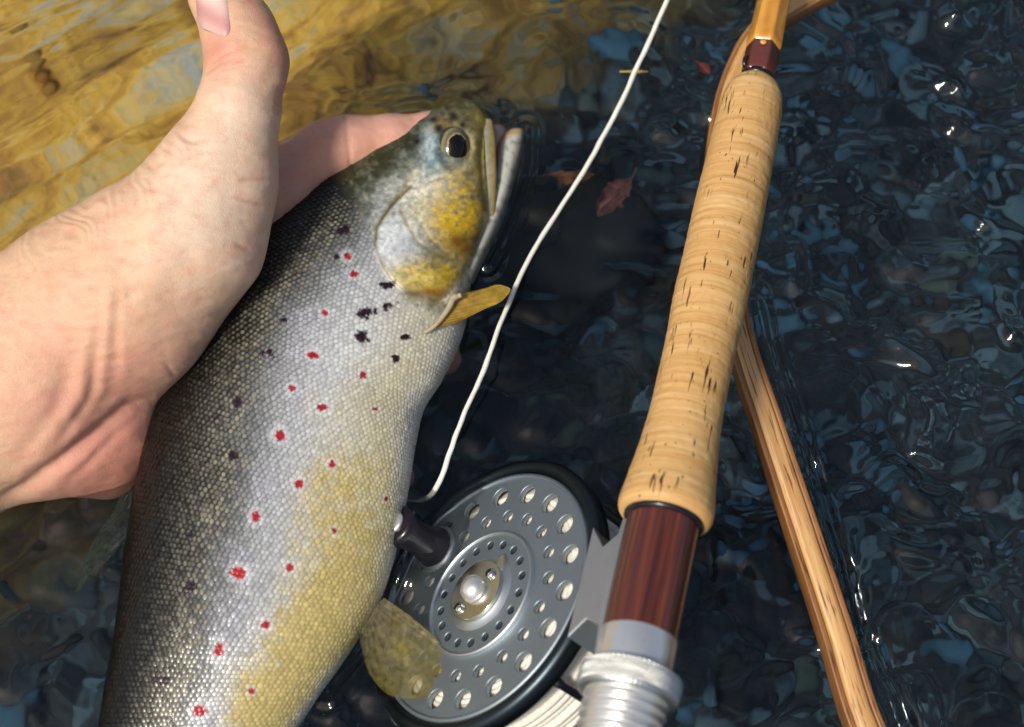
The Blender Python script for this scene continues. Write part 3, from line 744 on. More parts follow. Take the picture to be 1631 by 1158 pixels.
for r, s in enumerate(rows):
    i = np.interp(s, axl, np.arange(NS)); i0 = int(min(i, NS - 2)); fi = i - i0
    ring = V[i0] * (1 - fi) + V[i0 + 1] * fi
    j0, j1 = NM // 4 - 8, 3 * NM // 4 + 8
    seg = ring[j0:j1]; gl_ = np.concatenate([[0], np.cumsum(np.linalg.norm(np.diff(seg, axis=0), axis=1))])
    shrink = 1.0 - .22 * np.clip((np.arange(j0, j1) - NM * .62) / (NM * .12), 0, 1)
    gs = np.concatenate([[0], np.cumsum(np.diff(gl_) / shrink[1:])])
    t = np.arange((r % 2) * .5 * SP, gs[-1], SP) ; t = t + rs.uniform(-.17, .17, len(t)) * SP + .5 * SP * fbm(t * 160, np.full(len(t), s * 160), 2, seed=140)
    jj = np.interp(t, gs, np.arange(j0, j1)); jl = jj.astype(int); fj = (jj - jl)[:, None]; jl2 = np.minimum(jl + 1, NM - 1)
    cen.append(ring[jl] * (1 - fj) + ring[jl2] * fj); tx.append(dS[i0, jl]); ty.append(dP[i0, jl]); nz_.append(NV[i0, jl]); uu_.append(U[i0, jl])
cen, tx, ty, nz_, uu_ = (np.concatenate(a) for a in (cen, tx, ty, nz_, uu_))
sx_, sy_ = PX(cen)
sd = sy_ - np.interp(sx_, [p[0] for p in GILL], [p[1] for p in GILL]); keep = (sd > rs.uniform(-8, 20, len(sd))) | (sy_ > 560)
cen, tx, ty, nz_, uu_, sx_, sy_ = (a[keep] for a in (cen, tx, ty, nz_, uu_, sx_, sy_))
ns = len(cen); size = SP * .61 * rs.uniform(.78, 1.10, ns) * (1 - .2 * np.clip((uu_ - .5) / .4, 0, 1))
tilt = .12 + rs.uniform(-.09, .09, ns)
nz2 = unit(nz_ + tx * tilt[:, None] * -1 + ty * rs.uniform(-.08, .08, (ns, 1))); tx2 = unit(tx - nz2 * (tx * nz2).sum(1)[:, None]); ty2 = np.cross(nz2, tx2)
L = tmpl[None] * size[:, None, None]
vv = cen[:, None] + tx2[:, None] * L[:, :, 0:1] * 1.12 + ty2[:, None] * L[:, :, 1:2] + nz2[:, None] * (L[:, :, 2:3] + .02 * MM)
base_c, _ = trout_col(sx_, sy_, uu_, False)
lum = base_c.mean(1); spot = np.zeros(ns, bool)
varr = rs.uniform(.80, 1.15, ns)[:, None]
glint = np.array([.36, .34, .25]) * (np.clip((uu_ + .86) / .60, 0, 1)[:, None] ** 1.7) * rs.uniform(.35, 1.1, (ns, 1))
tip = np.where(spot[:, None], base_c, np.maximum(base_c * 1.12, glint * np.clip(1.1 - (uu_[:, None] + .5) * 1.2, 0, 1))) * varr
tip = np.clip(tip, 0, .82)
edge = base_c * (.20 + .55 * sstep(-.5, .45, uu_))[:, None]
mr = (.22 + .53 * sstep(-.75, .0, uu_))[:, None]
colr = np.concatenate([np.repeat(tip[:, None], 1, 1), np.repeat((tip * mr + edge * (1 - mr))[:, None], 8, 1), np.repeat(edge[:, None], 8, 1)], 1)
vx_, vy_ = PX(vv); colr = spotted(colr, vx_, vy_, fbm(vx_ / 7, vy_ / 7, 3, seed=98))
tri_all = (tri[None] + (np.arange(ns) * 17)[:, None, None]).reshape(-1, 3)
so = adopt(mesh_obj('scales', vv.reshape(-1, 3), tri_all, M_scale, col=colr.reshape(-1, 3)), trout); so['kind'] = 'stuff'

def small_loft(name, st, mat, colf, n=60, m=36, sup=.8):
    v, u, cu, nn, q = loft(st, n, m, sup); x, y = PX(v)
    c = colf(x, y, u, np.linspace(0, 1, n)[:, None] + 0 * u)
    f = [tuple(k) for k in grid_faces(n, m, True)[:, ::-1]] + [tuple(range(m)), tuple((n - 1) * m + k for k in range(m))[::-1]]
    return adopt(mesh_obj(name, v.reshape(-1, 3), f, mat, col=c.reshape(-1, 3)), trout)
def jaw_c(x, y, u, t):
    c = np.empty(x.shape + (3,)); c[...] = (.50, .50, .45)
    c = blend(c, (.40, .20, .15), sstep(-.25, -.8, u) * sstep(.5, .8, t)); c = blend(c, (.20, .20, .17), sstep(.3, .9, u) * .8)
    c = blend(c, (.42, .26, .05), .9 * np.exp(-(polydist(x, y, [(792, 222), (812, 212), (830, 208)]) / 4.5) ** 2))
    return blend(c, (.09, .085, .06), .6 * sstep(.1, .4, fbm(x / 9, y / 9, 3, seed=101)))
small_loft('lower_jaw', [(724, 440, 752, 452, 2, 6), (748, 395, 776, 402, 2, 7), (768, 350, 797, 358, 1, 7.5), (782, 300, 815, 306, 1, 7.5), (789, 255, 826, 262, 1, 6.5), (794, 226, 832, 232, 1, 5.2), (806, 210, 834, 216, 1, 3.6), (819, 204, 833, 208, 1, 2.0), (826, 204, 831, 205, 1, .8)], M_fish, jaw_c)
def lining_c(x, y, u, t):
    c = np.empty(x.shape + (3,)); c[...] = (.45, .20, .17); return blend(c, (.50, .36, .33), t)
small_loft('tongue', [(770, 330, 792, 335, -1, 3), (774, 280, 800, 285, -1, 4.5), (778, 240, 806, 248, -1, 5), (781, 212, 808, 222, -1, 4), (786, 200, 806, 208, -1, 2.6), (793, 198, 802, 202, -1, 1)], M_fish, lining_c, 40, 24)
def max_c(x, y, u, t):
    c = np.empty(x.shape + (3,)); c[...] = (.24, .235, .17); c = blend(c, (.27, .20, .05), .8 * sstep(.2, .7, u)); c = blend(c, (.34, .37, .35), np.exp(-((u + .2) / .35) ** 2) * .9); c = c * (1 + .25 * fbm(x / 6, y / 6, 3, seed=120))[..., None]
    return blend(c, (.08, .06, .03), .8 * sstep(-.6, -.95, u))
small_loft('maxilla', [(758, 186, 783, 190, 11.5, 1.0), (756, 205, 788, 211, 11.6, 1.8), (755, 240, 790, 246, 11.4, 2.0), (758, 280, 791, 286, 10.0, 2.0), (764, 315, 790, 320, 8.0, 2.0), (770, 340, 788, 344, 6.6, 1.6), (777, 352, 785, 354, 6, .6)], M_fish, max_c)
# eye
def eye_mesh():
    n, m = 36, 48; v = []; c = []
    B = P(725, 236, 0.); cpos = None
    zz = PH(725, 236, 19.6); rx, ry, rz = 5.6, 7.4, 5.0
    zx = unit(EX * .94 - EZ * .34); zn = unit(EZ * .94 + EX * .34)
    for i in range(n):
        a = i / (n - 1) * np.pi * .62
        for j in range(m):
            b = j / m * 2 * np.pi
            s, k2 = math.sin(a), math.cos(a)
            v.append(zz + MM * (zx * rx * s * math.cos(b) + EY * ry * s * math.sin(b) + zn * (rz * k2 - rz * .55)))
            e = math.hypot(s * math.cos(b) - .08, s * math.sin(b)) if a < np.pi / 2 else 1.2
            if e < .60: q = (.004, .004, .005)
            elif e < .65: q = (.42, .30, .12)
            elif e < .80: q = (.10, .10, .08)
            elif e < .93: q = (.20, .17, .07)
            else: q = (.03, .035, .03)
            c.append(q)
    f = [tuple(k) for k in grid_faces(n, m, True)] 
    return np.array(v), f, np.array(c)
ev, ef, ec = eye_mesh(); adopt(mesh_obj('eye', ev, ef, M_eye, col=ec), trout)

def fin(name, base, tip, hb, ht, mat, c0, c1, rays=14, bulge=1.5, spots=(), nu=90, nv=40, fan=.25):
    """membrane with rays from a base line to an outer edge, a real 0.5 mm thick"""
    b = crom(base, nu); t = crom(tip, nu); s = np.linspace(0, 1, nv)[None, :, None]
    xy = b[:, None] * (1 - s) + t[:, None] * s
    h = hb + (ht - hb) * s[..., 0] + bulge * np.sin(np.pi * np.linspace(0, 1, nu))[:, None] * s[..., 0]
    ridge = np.abs(np.sin(np.pi * rays * np.linspace(0, 1, nu)))[:, None]
    h = h + .18 * (1 - ridge) * sstep(0, .2, s[..., 0]) * (1.1 - .6 * s[..., 0]) + .5 * fbm(xy[..., 0] / 25, xy[..., 1] / 25, 2, seed=len(name))
    top = PH(xy[..., 0], xy[..., 1], h); bot = PH(xy[..., 0], xy[..., 1], h - .5)
    cc = np.array(c0) * (1 - s) + np.array(c1) * s; cc = np.broadcast_to(cc, top.shape) * (.78 + .22 * ridge[..., None] ** .5)
    cc = cc * (1 + .3 * fbm(xy[..., 0] / 10, xy[..., 1] / 10, 3, seed=110))[..., None]
    for sx, sy, r, col in spots: cc = blend(cc, col, np.exp(-((xy[..., 0] - sx) ** 2 + (xy[..., 1] - sy) ** 2) / r ** 2))
    f1 = grid_faces(nu, nv); k = nu * nv
    bd = [i for i in range(nv)] + [i * nv + nv - 1 for i in range(1, nu)] + [(nu - 1) * nv + j for j in range(nv - 2, -1, -1)] + [i * nv for i in range(nu - 2, 0, -1)]
    side = np.array([(a, b2, b2 + k, a + k) for a, b2 in zip(bd, bd[1:] + bd[:1])])
    f = np.concatenate([f1, f1[:, ::-1] + k, side])
    return adopt(mesh_obj(name, np.concatenate([top.reshape(-1, 3), bot.reshape(-1, 3)]), f, mat, col=np.concatenate([cc.reshape(-1, 3)] * 2)), trout)
pf = fin('pectoral_fin', [(722, 472), (716, 490), (704, 508), (688, 524)], [(768, 460), (798, 454), (813, 461), (804, 475), (768, 494), (728, 514)], 19, 16, M_fin_pec, (.44, .27, .05), (.46, .31, .035), 9, 1.0)
rp = crom([(676, 530), (690, 521), (704, 506), (715, 490), (724, 474), (735, 470)], 40)
adopt(sweep('fin_ray', PH(rp[:, 0], rp[:, 1], np.linspace(19.5, 21.5, 40)), circ(1.15, 10), mat_plain('fin_ray_skin', (.36, .30, .19), .35, 0, 500, .35, .3), scale=np.linspace(.5, 1, 40) * np.where(np.linspace(0, 1, 40) > .9, .75, 1)), pf)
fin('pelvic_fin', [(612, 952), (600, 962), (588, 972), (576, 988)], [(655, 982), (700, 1024), (721, 1062), (706, 1094), (664, 1113), (618, 1106), (588, 1072), (573, 1020)], 4, 7, M_fin_pel, (.34, .29, .17), (.27, .23, .05), 11, 3.0,
    spots=[(640, 1035, 14, (.5, .40, .08)), (662, 1085, 11, (.55, .42, .12)), (700, 1070, 16, (.28, .21, .02)), (630, 990, 14, (.28, .21, .05))])
fin('dorsal_fin', [(262, 690), (240, 745), (222, 800), (214, 850)], [(238, 712), (190, 800), (140, 890), (120, 955)], -4, -12, M_fin_dor, (.025, .035, .035), (.06, .085, .05), 12, 2)
fin('tail_fin', [(42, 1655), (80, 1662), (130, 1655), (178, 1648)], [(-60, 1870), (30, 1830), (110, 1825), (230, 1850)], -14, -17, M_fin_dor, (.14, .12, .06), (.17, .12, .05), 22, 1)

# ================================================================== the fly rod (local Z runs from butt to tip)
RA = PH(1000., 1100., 62.); RB = PH(1232., 0., 28.)
rax = unit(RB - RA)
def cmat(o, x, y, z): return Matrix(((x[0], y[0], z[0], o[0]), (x[1], y[1], z[1], o[1]), (x[2], y[2], z[2], o[2]), (0, 0, 0, 1)))
rz_ = unit(np.array([0, 0, 1.]) - rax * rax[2])            # local Y: upwards
rod = empty('fly_rod', cmat(RA, np.cross(rz_, rax), rz_, rax))
tag(rod, 'fly rod with cork grip, dark red wooden reel seat and silver fittings', 'fishing rod')
def along(px_, py_):
    """mm along the rod axis whose picture lies nearest the given pixel"""
    t = np.linspace(-.05, .45, 5001); x, y = PX(RA + rax * t[:, None]); i = np.argmin((x - px_) ** 2 + (y - py_) ** 2); return t[i] * 1000
def mmpx(t): return np.linalg.norm(RA + rax * t * MM - CAM) * 1000 / FPX          # mm per pixel there (about)
# cork: half widths in pixels measured at picture heights
cw = [(1205, 124, 6), (1204, 126, 16), (1202, 129, 26), (1200, 135, 35), (1196, 148, 44), (1192, 168, 49), (1186, 205, 51.5), (1178, 250, 53), (1164, 330, 56.5), (1146, 420, 58), (1136, 484, 59.5), (1124, 547, 57.5), (1110, 611, 58), (1097, 675, 60), (1082, 738, 67), (1071, 790, 75), (1067, 812, 78), (1065, 820, 77), (1064, 826, 73), (1063, 829, 66)]
prof = []
for x, y, hw_ in cw[::-1]:
    t = along(x, y); prof.append((hw_ * mmpx(t) * .985, t))
prof = np.array(prof); prof[:, 1] = np.maximum.accumulate(prof[:, 1] + np.arange(len(prof)) * 1e-3)
t_c0, t_c1 = prof[0, 1], prof[-1, 1]
pf_ = crom(prof, 260)
pf_ = np.vstack([[prof[0, 0] - 4, t_c0 + .6], pf_])
rsn = np.random.RandomState(4)
lathe('cork_grip', pf_, M_cork, rod, 128, wob=lambda a, z: .00008 * vnoise(a * 9, z * 700, seed=3) + .00006 * np.sin(z * 2 * np.pi / .0127) ** 12 * -1)
s0 = along(1020, 1014); k0 = along(1003, 1072); k1 = along(1000, 1110)
rs_ = 59 * mmpx(along(1045, 900)) 
lathe('reel_seat', [(rs_ * .985, k0 - 5), (rs_, k0), (rs_ * .995, (s0 + t_c0) / 2), (rs_ * .985, t_c0 + 1), (rs_ * .98, t_c0 + 3)], M_mahog, rod, 96)
lathe('winding_check', [(rs_ * 1.0, t_c0 - 1.4), (rs_ * 1.06, t_c0 - 1.2), (rs_ * 1.10, t_c0 - .6), (rs_ * 1.10, t_c0 + .3)], M_black, rod, 72)
rb_ = 60.5 * mmpx(s0)
lathe('sliding_band', [(rb_ * .97, s0 + .2), (rb_ * 1.0, s0 + .0), (rb_ * 1.015, s0 - .5), (rb_ * 1.015, k0 + 1.0), (rb_ * 1.0, k0 - 2)], M_silver, rod, 96)
rk = 79 * mmpx(k1)
def knurl(a, z): return -.0009 * (np.abs(np.sin(a * 30 + z * 2200)) + np.abs(np.sin(a * 30 - z * 2200)) - 1) * sstep(k1 * MM - .0002, k1 * MM + .001, z) * sstep(k0 * MM + .0004, k0 * MM - .0008, z)
lathe('knurled_nut', [(rk * .80, k1 - .9), (rk * .95, k1 - .6)] + [(rk * (.985 + .015 * math.sin(np.pi * i / 30)), k1 + (k0 - k1) * i / 30) for i in range(31)] + [(rk * .93, k0 + .5), (rk * .78, k0 + .8)], metal('knurled_metal', (.80, .81, .78), .34), rod, 420, wob=knurl)
kt = along(988, 1180); th = []
for i in range(200):
    t = k1 - .5 - i * .17; th.append((rk * .80 + .75 * math.cos(2 * np.pi * t / 2.9), t))
lathe('screw_thread', th[::-1], M_silver, rod, 80)
lathe('butt_cap', [(2, th[-1][1] - 16), (rk * .6, th[-1][1] - 15.5), (rk * .86, th[-1][1] - 14), (rk * .88, th[-1][1] - 2), (rk * .8, th[-1][1] + .5)], M_silver, rod, 72)
# front end: check, claret wrap, hexagonal cane
t_w0 = along(1207, 118); t_w1 = along(1214, 78); mp = mmpx(t_w0)
lathe('front_check', [(22 * mp, t_c1 - 1.5), (25 * mp, t_c1 - .5), (25 * mp, t_c1 + .6), (20 * mp, t_c1 + 1.0)], M_black, rod, 48)
def hexlathe(name, prof, mat, seg=72):
    ap = lambda a, z: 0
    def wob(a, z):
        q = (a + R(9)) % (np.pi / 3) - np.pi / 6
        r0 = np.interp(z, [p[1] * MM for p in prof], [p[0] * MM for p in prof]); return r0 * (.93 / np.cos(q) * .95 - .95)
    return lathe(name, prof, mat, rod, seg, wob)
hexlathe('thread_wrap', [(25 * mp, t_c1 + .2), (24.5 * mp, t_w0), (25.5 * mp, t_w1), (24.0 * mp, t_w1 + .4)], M_claret)
hexlathe('cane_blank', [(25.0 * mp, t_w1 - .5), (26.5 * mp, t_w1 + 3), (25.5 * mp, t_w1 + 10), (24.5 * mp, t_w1 + 22), (22 * mp, t_w1 + 50), (18 * mp, t_w1 + 120), (17 * mp, t_w1 + 260)], M_amber)
kp = [PH(1192, 108, 33), PH(1186, 104, 34.5), PH(1186, 96, 35), PH(1189, 90, 34)]
o = sweep('hook_keeper', crom(kp, 16), circ(.75, 8), M_black, None); adopt(o, rod)
dot = lathe('varnish_drop', [(.1, 0), (1.2, .1), (1.0, .6), (.1, .9)], M_amber, None, 16); 
qd = RA + rax * (t_w1 - 1.5) * MM; upn = unit(CAM - qd); upn = unit(upn - rax * (upn @ rax)); 
dot.matrix_world = cmat(qd + upn * 24.3 * mp * MM + np.cross(rax, upn) * -.0004, rax, np.cross(upn, rax), upn); dot.parent = rod; dot.matrix_parent_inverse = rod.matrix_world.inverted()

# ================================================================== the reel (local X towards the rod, Y along the rod, Z out of the face)
def cw_(v): return v[0] * EX + v[1] * EY + v[2] * EZ
rn = cw_(unit(np.array([-.637, .556, .533]))); rn = unit(rn - rax * (rn @ rax)); rf = np.cross(rax, rn)
best = None
for t in np.linspace(0, 90, 361):
    for L_ in np.linspace(50, 80, 121):
        c_ = RA + rax * t * MM - rf * L_ * MM; x, y = PX(c_); e = (x - 769) ** 2 + (y - 948) ** 2
        if best is None or e < best[0]: best = (e, t, L_, c_)
_, rt, RL, rc = best
print('reel: offset', RL, 'along', rt, 'height', rc[2] * 1000, 'normal.rod', float(rn @ rax))
reel = empty('fly_reel', cmat(rc, rf, rax, rn))
tag(reel, 'grey perforated fly reel clamped under the rod, half sunk in the water', 'fishing reel')
RR = 213.8 * np.linalg.norm(rc - CAM) * 1000 / FPX
def plate(name, outer, holes, z0, thick, mat, parent, bevel=.25, off=(0, 0)):
    cu = bpy.data.curves.new(name, 'CURVE'); cu.dimensions = '2D'; cu.fill_mode = 'BOTH'; cu.extrude = thick / 2 * MM; cu.bevel_depth = bevel * MM; cu.bevel_resolution = 2
    def ring(cx, cy, r, n=40):
        s = cu.splines.new('POLY'); s.points.add(n - 1); s.use_cyclic_u = True
        for i in range(n):
            a = 2 * np.pi * i / n; s.points[i].co = ((cx + r * math.cos(a)) * MM, (cy + r * math.sin(a)) * MM, 0, 1)
    ring(0, 0, outer, 160)
    for h in holes: ring(*h, n=28 if h[2] < 10 else 120)
    tmp = bpy.data.objects.new(name, cu); C.objects.link(tmp); bpy.context.view_layer.update()
    me = bpy.data.meshes.new_from_object(tmp.evaluated_get(bpy.context.evaluated_depsgraph_get())); bpy.data.objects.remove(tmp)
    o = bpy.data.objects.new(name, me); C.objects.link(o); me.name = name; me.materials.clear(); me.materials.append(mat); o.parent = parent; o.location = (0, 0, (z0 + thick / 2) * MM)
    return o
# phase of the outer ring of holes, from one hole seen clearly
def inplane(px_, py_, z=0):
    dirv = unit(P(px_, py_, 0.) - CAM); t = ((rc + rn * z * MM - CAM) @ rn) / (dirv @ rn); q = CAM + dirv * t - rc; return q @ rf * 1000, q @ rax * 1000
def phase(px_, py_): x, y = inplane(px_, py_); return math.atan2(y, x), math.hypot(x, y)
a_o, r_o = phase(902, 834); a_m, r_m = phase(866, 844); a_i, r_i = phase(838, 890); a_h, r_h = phase(690, 872)
print('holes', [(round(math.degrees(a)), round(r, 1)) for a, r in ((a_o, r_o), (a_m, r_m), (a_i, r_i), (a_h, r_h))], 'R', RR)
NH = 18; r_o, r_m, r_i = .835 * RR, .645 * RR, .40 * RR
def angd(a, b): return abs((a - b + np.pi) % (2 * np.pi) - np.pi)
holes = []
for i in range(NH):
    a = a_o + 2 * np.pi * i / NH
    if angd(a, a_h) > .17: holes.append((r_o * math.cos(a), r_o * math.sin(a), .082 * RR))
    a = a_m + 2 * np.pi * i / NH
    if angd(a, a_h) > .17: holes.append((r_m * math.cos(a), r_m * math.sin(a), .056 * RR))
face_o = plate('spool_face', RR, holes + [(0, 0, .50 * RR)], -1.4, 1.4, M_gunm, reel, .3)
face_i = plate('spool_centre', .495 * RR, [(r_i * math.cos(a_i + 2 * np.pi * i / NH), r_i * math.sin(a_i + 2 * np.pi * i / NH), .040 * RR) for i in range(NH)], -.6, 1.3, M_gunm, reel, .3)
lathe('spool_rim', [(RR * .965, .1), (RR * .972, .9), (RR * .985, 1.1), (RR * 1.004, .7), (RR * 1.008, -.6), (RR * 1.0, -2)], M_gunm, reel, 140, cap=False)
lathe('centre_rim', [(.478 * RR, .8), (.484 * RR, 1.7), (.497 * RR, 1.8), (.507 * RR, 1.4), (.513 * RR, .1)], M_alu, reel, 120, cap=False)
lathe('back_disc', [(.02, -2.1), (.56 * RR, -2.1), (.58 * RR, -2.5)], M_alu, reel, 80, cap=False)
# line wound on the spool: visible through the holes and from the side
wr = []
for i in range(7): 
    r0 = .565 * RR + i * .045 * RR
    for q in range(6): a = np.pi * q / 6; wr.append((r0 + .0225 * RR * (1 - math.cos(a)), -2.9 + .6 * math.sin(a)))
nwind = 9; z0, z1 = -4.6, -26.5
for i in range(nwind):
    for q in range(6):
        a = np.pi * q / 6; wr.append((.96 * RR + 1.4 * math.sin(a) + .6 * math.sin(i * 2.3), z0 + (z1 - z0) * (i + (1 - math.cos(a)) / 2) / nwind))
wr.append((.5 * RR, z1))
lathe('wound_line', wr, M_wound, reel, 120, cap=False)
# frame: dark ring round the face, pillars, back plate
lathe('frame_ring', [(RR * 1.015, .3), (RR * 1.03, 1.5), (RR * 1.06, 2.0), (RR * 1.10, 1.6), (RR * 1.125, .4), (RR * 1.125, -3.6), (RR * 1.10, -4.6), (RR * 1.03, -4.8), (RR * 1.015, -3.8), (RR * 1.015, .3)], M_dark, reel, 140, cap=False)
lathe('frame_back', [(.1, -27.5), (RR * 1.03, -27.5), (RR * 1.10, -27.2), (RR * 1.12, -28.5), (RR * 1.10, -30.5), (RR * .6, -31.5), (.1, -32)], M_dark, reel, 120, cap=False)
for da in (40, 140, 220, 320):
    x, y = RR * 1.07 * math.cos(R(da)), RR * 1.07 * math.sin(R(da)); p = lathe('pillar', [(1.6, -28), (1.3, -24), (1.3, -8), (1.6, -4)], M_dark, reel, 20); p.location = (x * MM, y * MM, 0)
# hub
lathe('hub_boss', [(.34 * RR, .7), (.30 * RR, 1.0), (.24 * RR, 1.9), (.232 * RR, 2.2)], M_alu, reel, 90, cap=False)
hubp = plate('hub_plate', .235 * RR, [], 1.9, 1.2, M_hub, reel, .3)
d1 = inplane(783, 915, 3.2); d2 = inplane(733, 969, 3.2)
for x, y in (d1, d2):
    s = lathe('screw', [(1.75, 3.0), (1.75, 3.9), (1.3, 4.5), (.01, 4.7)], M_hub, reel, 28); s.location = (x * MM, y * MM, 0)
    sl = mesh_obj('screw_slot', np.array([(-1.3, -.22, 4.35), (1.3, -.22, 4.35), (1.3, .22, 4.35), (-1.3, .22, 4.35), (-1.3, -.22, 4.75), (1.3, -.22, 4.75), (1.3, .22, 4.75), (-1.3, .22, 4.75)]) * MM, [(0, 3, 2, 1), (4, 5, 6, 7), (0, 1, 5, 4), (1, 2, 6, 5), (2, 3, 7, 6), (3, 0, 4, 7)], M_black, s, smooth=False)
    sl.rotation_euler = (0, 0, random.uniform(0, 3))
lathe('hub_cap', [(4.3, 3.0), (4.2, 4.6), (3.6, 6.0), (2.4, 7.1), (1.0, 7.6), (.01, 7.7)], M_silver, reel, 48)
lx, ly = inplane(798, 899, 2); lt = plate('latch', 1.6, [], 0, 1.5, M_hub, reel, .2); lt.location = (lx * MM, ly * MM, 1.6 * MM); lt.scale = (.8, 1.7, 1)
# handle: dark horn knob on a bright seat
hx_, hy_ = r_o * .93 * math.cos(a_h), r_o * .93 * math.sin(a_h)
hseat = lathe('handle_seat', [(7.6, .0), (7.4, .9), (6.3, 1.3), (.02, 1.4)], M_alu, reel, 48); hseat.location = (hx_ * MM, hy_ * MM, 0)
hk = lathe('handle_knob', [(6.2, 1.2), (6.6, 1.8), (5.6, 5), (5.0, 9), (5.4, 13), (6.6, 16.5), (6.7, 18), (5.5, 19), (.02, 19.3)], M_black, reel, 48); hk.location = (hx_ * MM, hy_ * MM, 0)
hc = lathe('knob_ring', [(3.6, 19.0), (3.8, 19.9), (3.0, 20.4), (.02, 20.5)], M_silver, hk, 36)
# foot: saddle plate along the rod with a stem down to the frame
def prism(name, poly, y0, y1, mat, parent):
    n = len(poly); v = [(x, y0, z) for x, z in poly] + [(x, y1, z) for x, z in poly]
    f = [tuple(range(n)), tuple(range(2 * n - 1, n - 1, -1))] + [(i, i + n, (i + 1) % n + n, (i + 1) % n) for i in range(n)]
    o = mesh_obj(name, np.array(v) * MM, f, mat, parent, smooth=False); b = o.modifiers.new('b', 'BEVEL'); b.width = .0003; b.segments = 2; return o
xs = RL - rs_                         # surface of the reel seat in reel coordinates
def zarc(z): return RL - math.sqrt(max(1, rs_ ** 2 - z ** 2))
foot_top = s0 - rt - 4; foot_end = t_c0 - rt + 4
sad = []
for ysec, hw_, th_ in [(foot_top - 8, 5.2, .5), (foot_top, 5.6, .9), (foot_top + 12, 6.4, 1.9), ((foot_top + foot_end) / 2, 6.6, 2.4), (foot_end - 12, 6.2, 1.9), (foot_end, 5.2, .8), (foot_end + 6, 5, .5)]:
    ring = []
    for q in np.linspace(-1, 1, 11): ring.append((zarc(q * hw_) - .12, ysec, q * hw_))
    for q in np.linspace(1, -1, 11): ring.append((zarc(q * hw_) - .12 - th_, ysec, q * hw_))
    sad.append(ring)
sad = np.array(sad); ns_, m_ = sad.shape[:2]
mesh_obj('foot_plate', sad.reshape(-1, 3) * MM, [tuple(x) for x in grid_faces(ns_, m_, True)] + [tuple(range(m_))[::-1], tuple((ns_ - 1) * m_ + q for q in range(m_))], M_alu, reel, smooth=False)
ym = (foot_top + foot_end) / 2
zt = [5.0, -6.5]
stem_v = []
xa, xb = RR * 1.04, xs - .6
pts = [(xa, ym - 17), (xa + (xb - xa) * .45, ym - 12), (xb, ym - 15), (xb, ym + 15), (xa + (xb - xa) * .45, ym + 10), (xa, ym + 17)]
v = [(x, y, 3.2) for x, y in pts] + [(x, y, -9.0) for x, y in pts]; n_ = len(pts)
o = mesh_obj('foot_stem', np.array(v) * MM, [tuple(range(n_)), tuple(range(2 * n_ - 1, n_ - 1, -1))] + [(i, i + n_, (i + 1) % n_ + n_, (i + 1) % n_) for i in range(n_)], M_alu, reel, smooth=False)
b = o.modifiers.new('b', 'BEVEL'); b.width = .0004; b.segments = 2

# ================================================================== the landing net hoop: three laminated strips bent in a bow
np_ = [(1760, 1860, 3), (1640, 1660, 3), (1530, 1470, 3), (1450, 1300, 3.5), (1376, 1158, 4.5), (1330, 1010, 6), (1278, 850, 8.5), (1222, 680, 12.5), (1180, 550, 15.5), (1156, 430, 14.5), (1143, 320, 11), (1146, 220, 8), (1166, 135, 6), (1205, 60, 5), (1270, 10, 4.5), (1370, -35, 4), (1500, -60, 3), (1680, -40, 3), (1900, 60, 3), (2080, 300, 3), (2150, 640, 3), (2110, 1000, 3), (2000, 1330, 3), (1880, 1620, 3), (1785, 1860, 3)]
q = crom(np_, 420); npts = PH(q[:, 0], q[:, 1], q[:, 2])
net = empty('landing_net', Matrix.Translation(Vector(npts[0])))
tag(net, 'bent wooden landing net hoop lying in the water beneath the rod', 'landing net')
nw = np.interp(q[:, 1], [0, 500, 800, 1158], [1.0, 1.05, 1.2, 1.28])
for nm, ox, ww_, hh_, m in (('middle_strip', 0, 5.0, 8.0, M_ash), ('outer_strip', 3.15, 1.5, 7.3, M_walnut), ('inner_strip', -3.15, 1.5, 7.3, M_walnut)):
    pr = rrect(ww_, hh_, min(ww_, hh_) * .28, 3, ox, 0)
    adopt(sweep(nm, npts, pr, m, None, up=(0, 0, 1), scale=nw), net)

hp = np.stack([npts[0] * .5 + npts[-1] * .5 + np.array([.012, -.03, 0]) * 5 * t for t in np.linspace(-.08, 1, 30)])
adopt(sweep('handle', hp, rrect(16, 13, 5, 4), M_walnut, None, up=(0, 0, 1), scale=.85 + .3 * np.sin(np.linspace(.2, 2.9, 30))), net)

# ================================================================== fly line
lp = [(1088, -60, 22), (1063, 0, 20), (1040, 52, 17), (1012, 113, 13), (985, 172, 11), (958, 222, 9), (925, 280, 8), (893, 330, 7), (860, 382, 7), (832, 432, 7), (812, 478, 8), (796, 518, 9), (781, 562, 9), (762, 610, 8), (743, 650, 8), (727, 690, 7), (716, 722, 5), (708, 750, 3.5), (697, 772, 1), (684, 792, -5), (668, 806, -20), (645, 812, -34), (600, 815, -40)]
q = crom(lp, 240); wob = 1.1 * fbm(np.arange(240) / 9, np.zeros(240), 2, seed=130)
lpt = PH(q[:, 0] + wob, q[:, 1], q[:, 2])
fl = sweep('fly_line', lpt, circ(.8, 12), M_line, None, scale=1 + .12 * fbm(np.arange(240) / 6, np.zeros(240), 2, seed=131))
tag(fl, 'thin white fly line running down to the reel between trout and rod', 'fishing line')

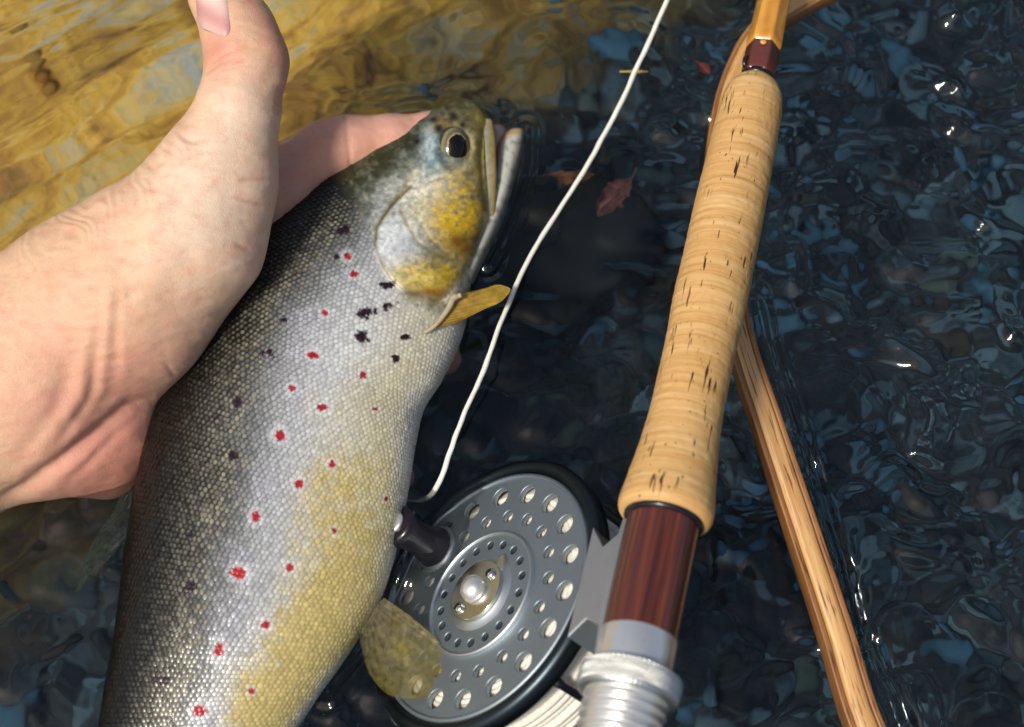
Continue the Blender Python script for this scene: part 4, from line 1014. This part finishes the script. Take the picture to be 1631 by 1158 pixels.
# ================================================================== drifting leaves
def leaf(name, pxy, tip, wpx, h, cols, curl=2.0, seed=0):
    a, b = np.array(pxy, float), np.array(tip, float); nu, nv = 26, 15
    t = np.linspace(0, 1, nu)[:, None]; s = np.linspace(-1, 1, nv)[None]
    d = b - a; nrm = np.array([-d[1], d[0]]) / np.linalg.norm(d)
    wdt = wpx * np.sin(np.pi * np.clip(t, .02, .98)) ** .7 * (1.15 - .5 * t) * (1 + .12 * np.sin(t * 30 + s * 2))
    x = a[0] + d[0] * t + nrm[0] * wdt * s; y = a[1] + d[1] * t + nrm[1] * wdt * s
    hh_ = h + curl * (s ** 2 - .4) + .8 * fbm(x / 14, y / 14, 2, seed=seed)
    top = PH(x, y, hh_); bot = PH(x, y, hh_ - .3)
    f1 = grid_faces(nu, nv); kk = nu * nv
    bd = [i for i in range(nv)] + [i * nv + nv - 1 for i in range(1, nu)] + [(nu - 1) * nv + j for j in range(nv - 2, -1, -1)] + [i * nv for i in range(nu - 2, 0, -1)]
    side = np.array([(p, r, r + kk, p + kk) for p, r in zip(bd, bd[1:] + bd[:1])])
    k = NT(name); n = k.noise(k.coord('Object'), 260, 4, .6); m = k.bsdf(k.ramp(n, [(.35, cols[0]), (.65, cols[1])]), .45, 0, k.bump(n, .3, .0004))
    root = empty(name, Matrix.Translation(Vector(PH(*pxy, h))))
    adopt(mesh_obj('blade', np.concatenate([top.reshape(-1, 3), bot.reshape(-1, 3)]), np.concatenate([f1, f1[:, ::-1] + kk, side]), m), root)
    mid = crom(np.array([a - d * .25, a, a + d * .5, b]), 24); adopt(sweep('stalk', PH(mid[:, 0], mid[:, 1], h + .35), circ(.35, 6), m), root)
    return root
tag(leaf('sunken_leaf', (1004, 300), (950, 358), 24, -26, ((.06, .024, .026), (.20, .085, .07)), 2.5, 3), 'reddish brown sunken leaf between fly line and cork grip', 'leaf')
tag(leaf('leaf_scrap', (872, 300), (942, 296), 9, -22, ((.07, .028, .015), (.20, .08, .04)), .8, 5), 'narrow orange leaf scrap under water crossed by the fly line', 'leaf')
tag(leaf('willow_leaf', (996, 114), (1032, 114), 3.2, 6, ((.30, .18, .03), (.45, .30, .07)), .3, 8), 'tiny golden leaf sliver caught on the fly line', 'leaf')
tag(leaf('red_leaf', (1112, 104), (1130, 118), 7, -4, ((.14, .02, .015), (.25, .05, .03)), .6, 9), 'small dark red leaf adrift beside the thread wrapped rod end', 'leaf')
# dark rock lying under the line
rm = stone_mesh(77, M_st_dark[0]); o = bpy.data.objects.new('stone', rm); C.objects.link(o); o.parent = bed
o.location = PH(915, 440, -84); o.scale = (.030, .026, .024); o.rotation_euler = (0, 0, R(40))
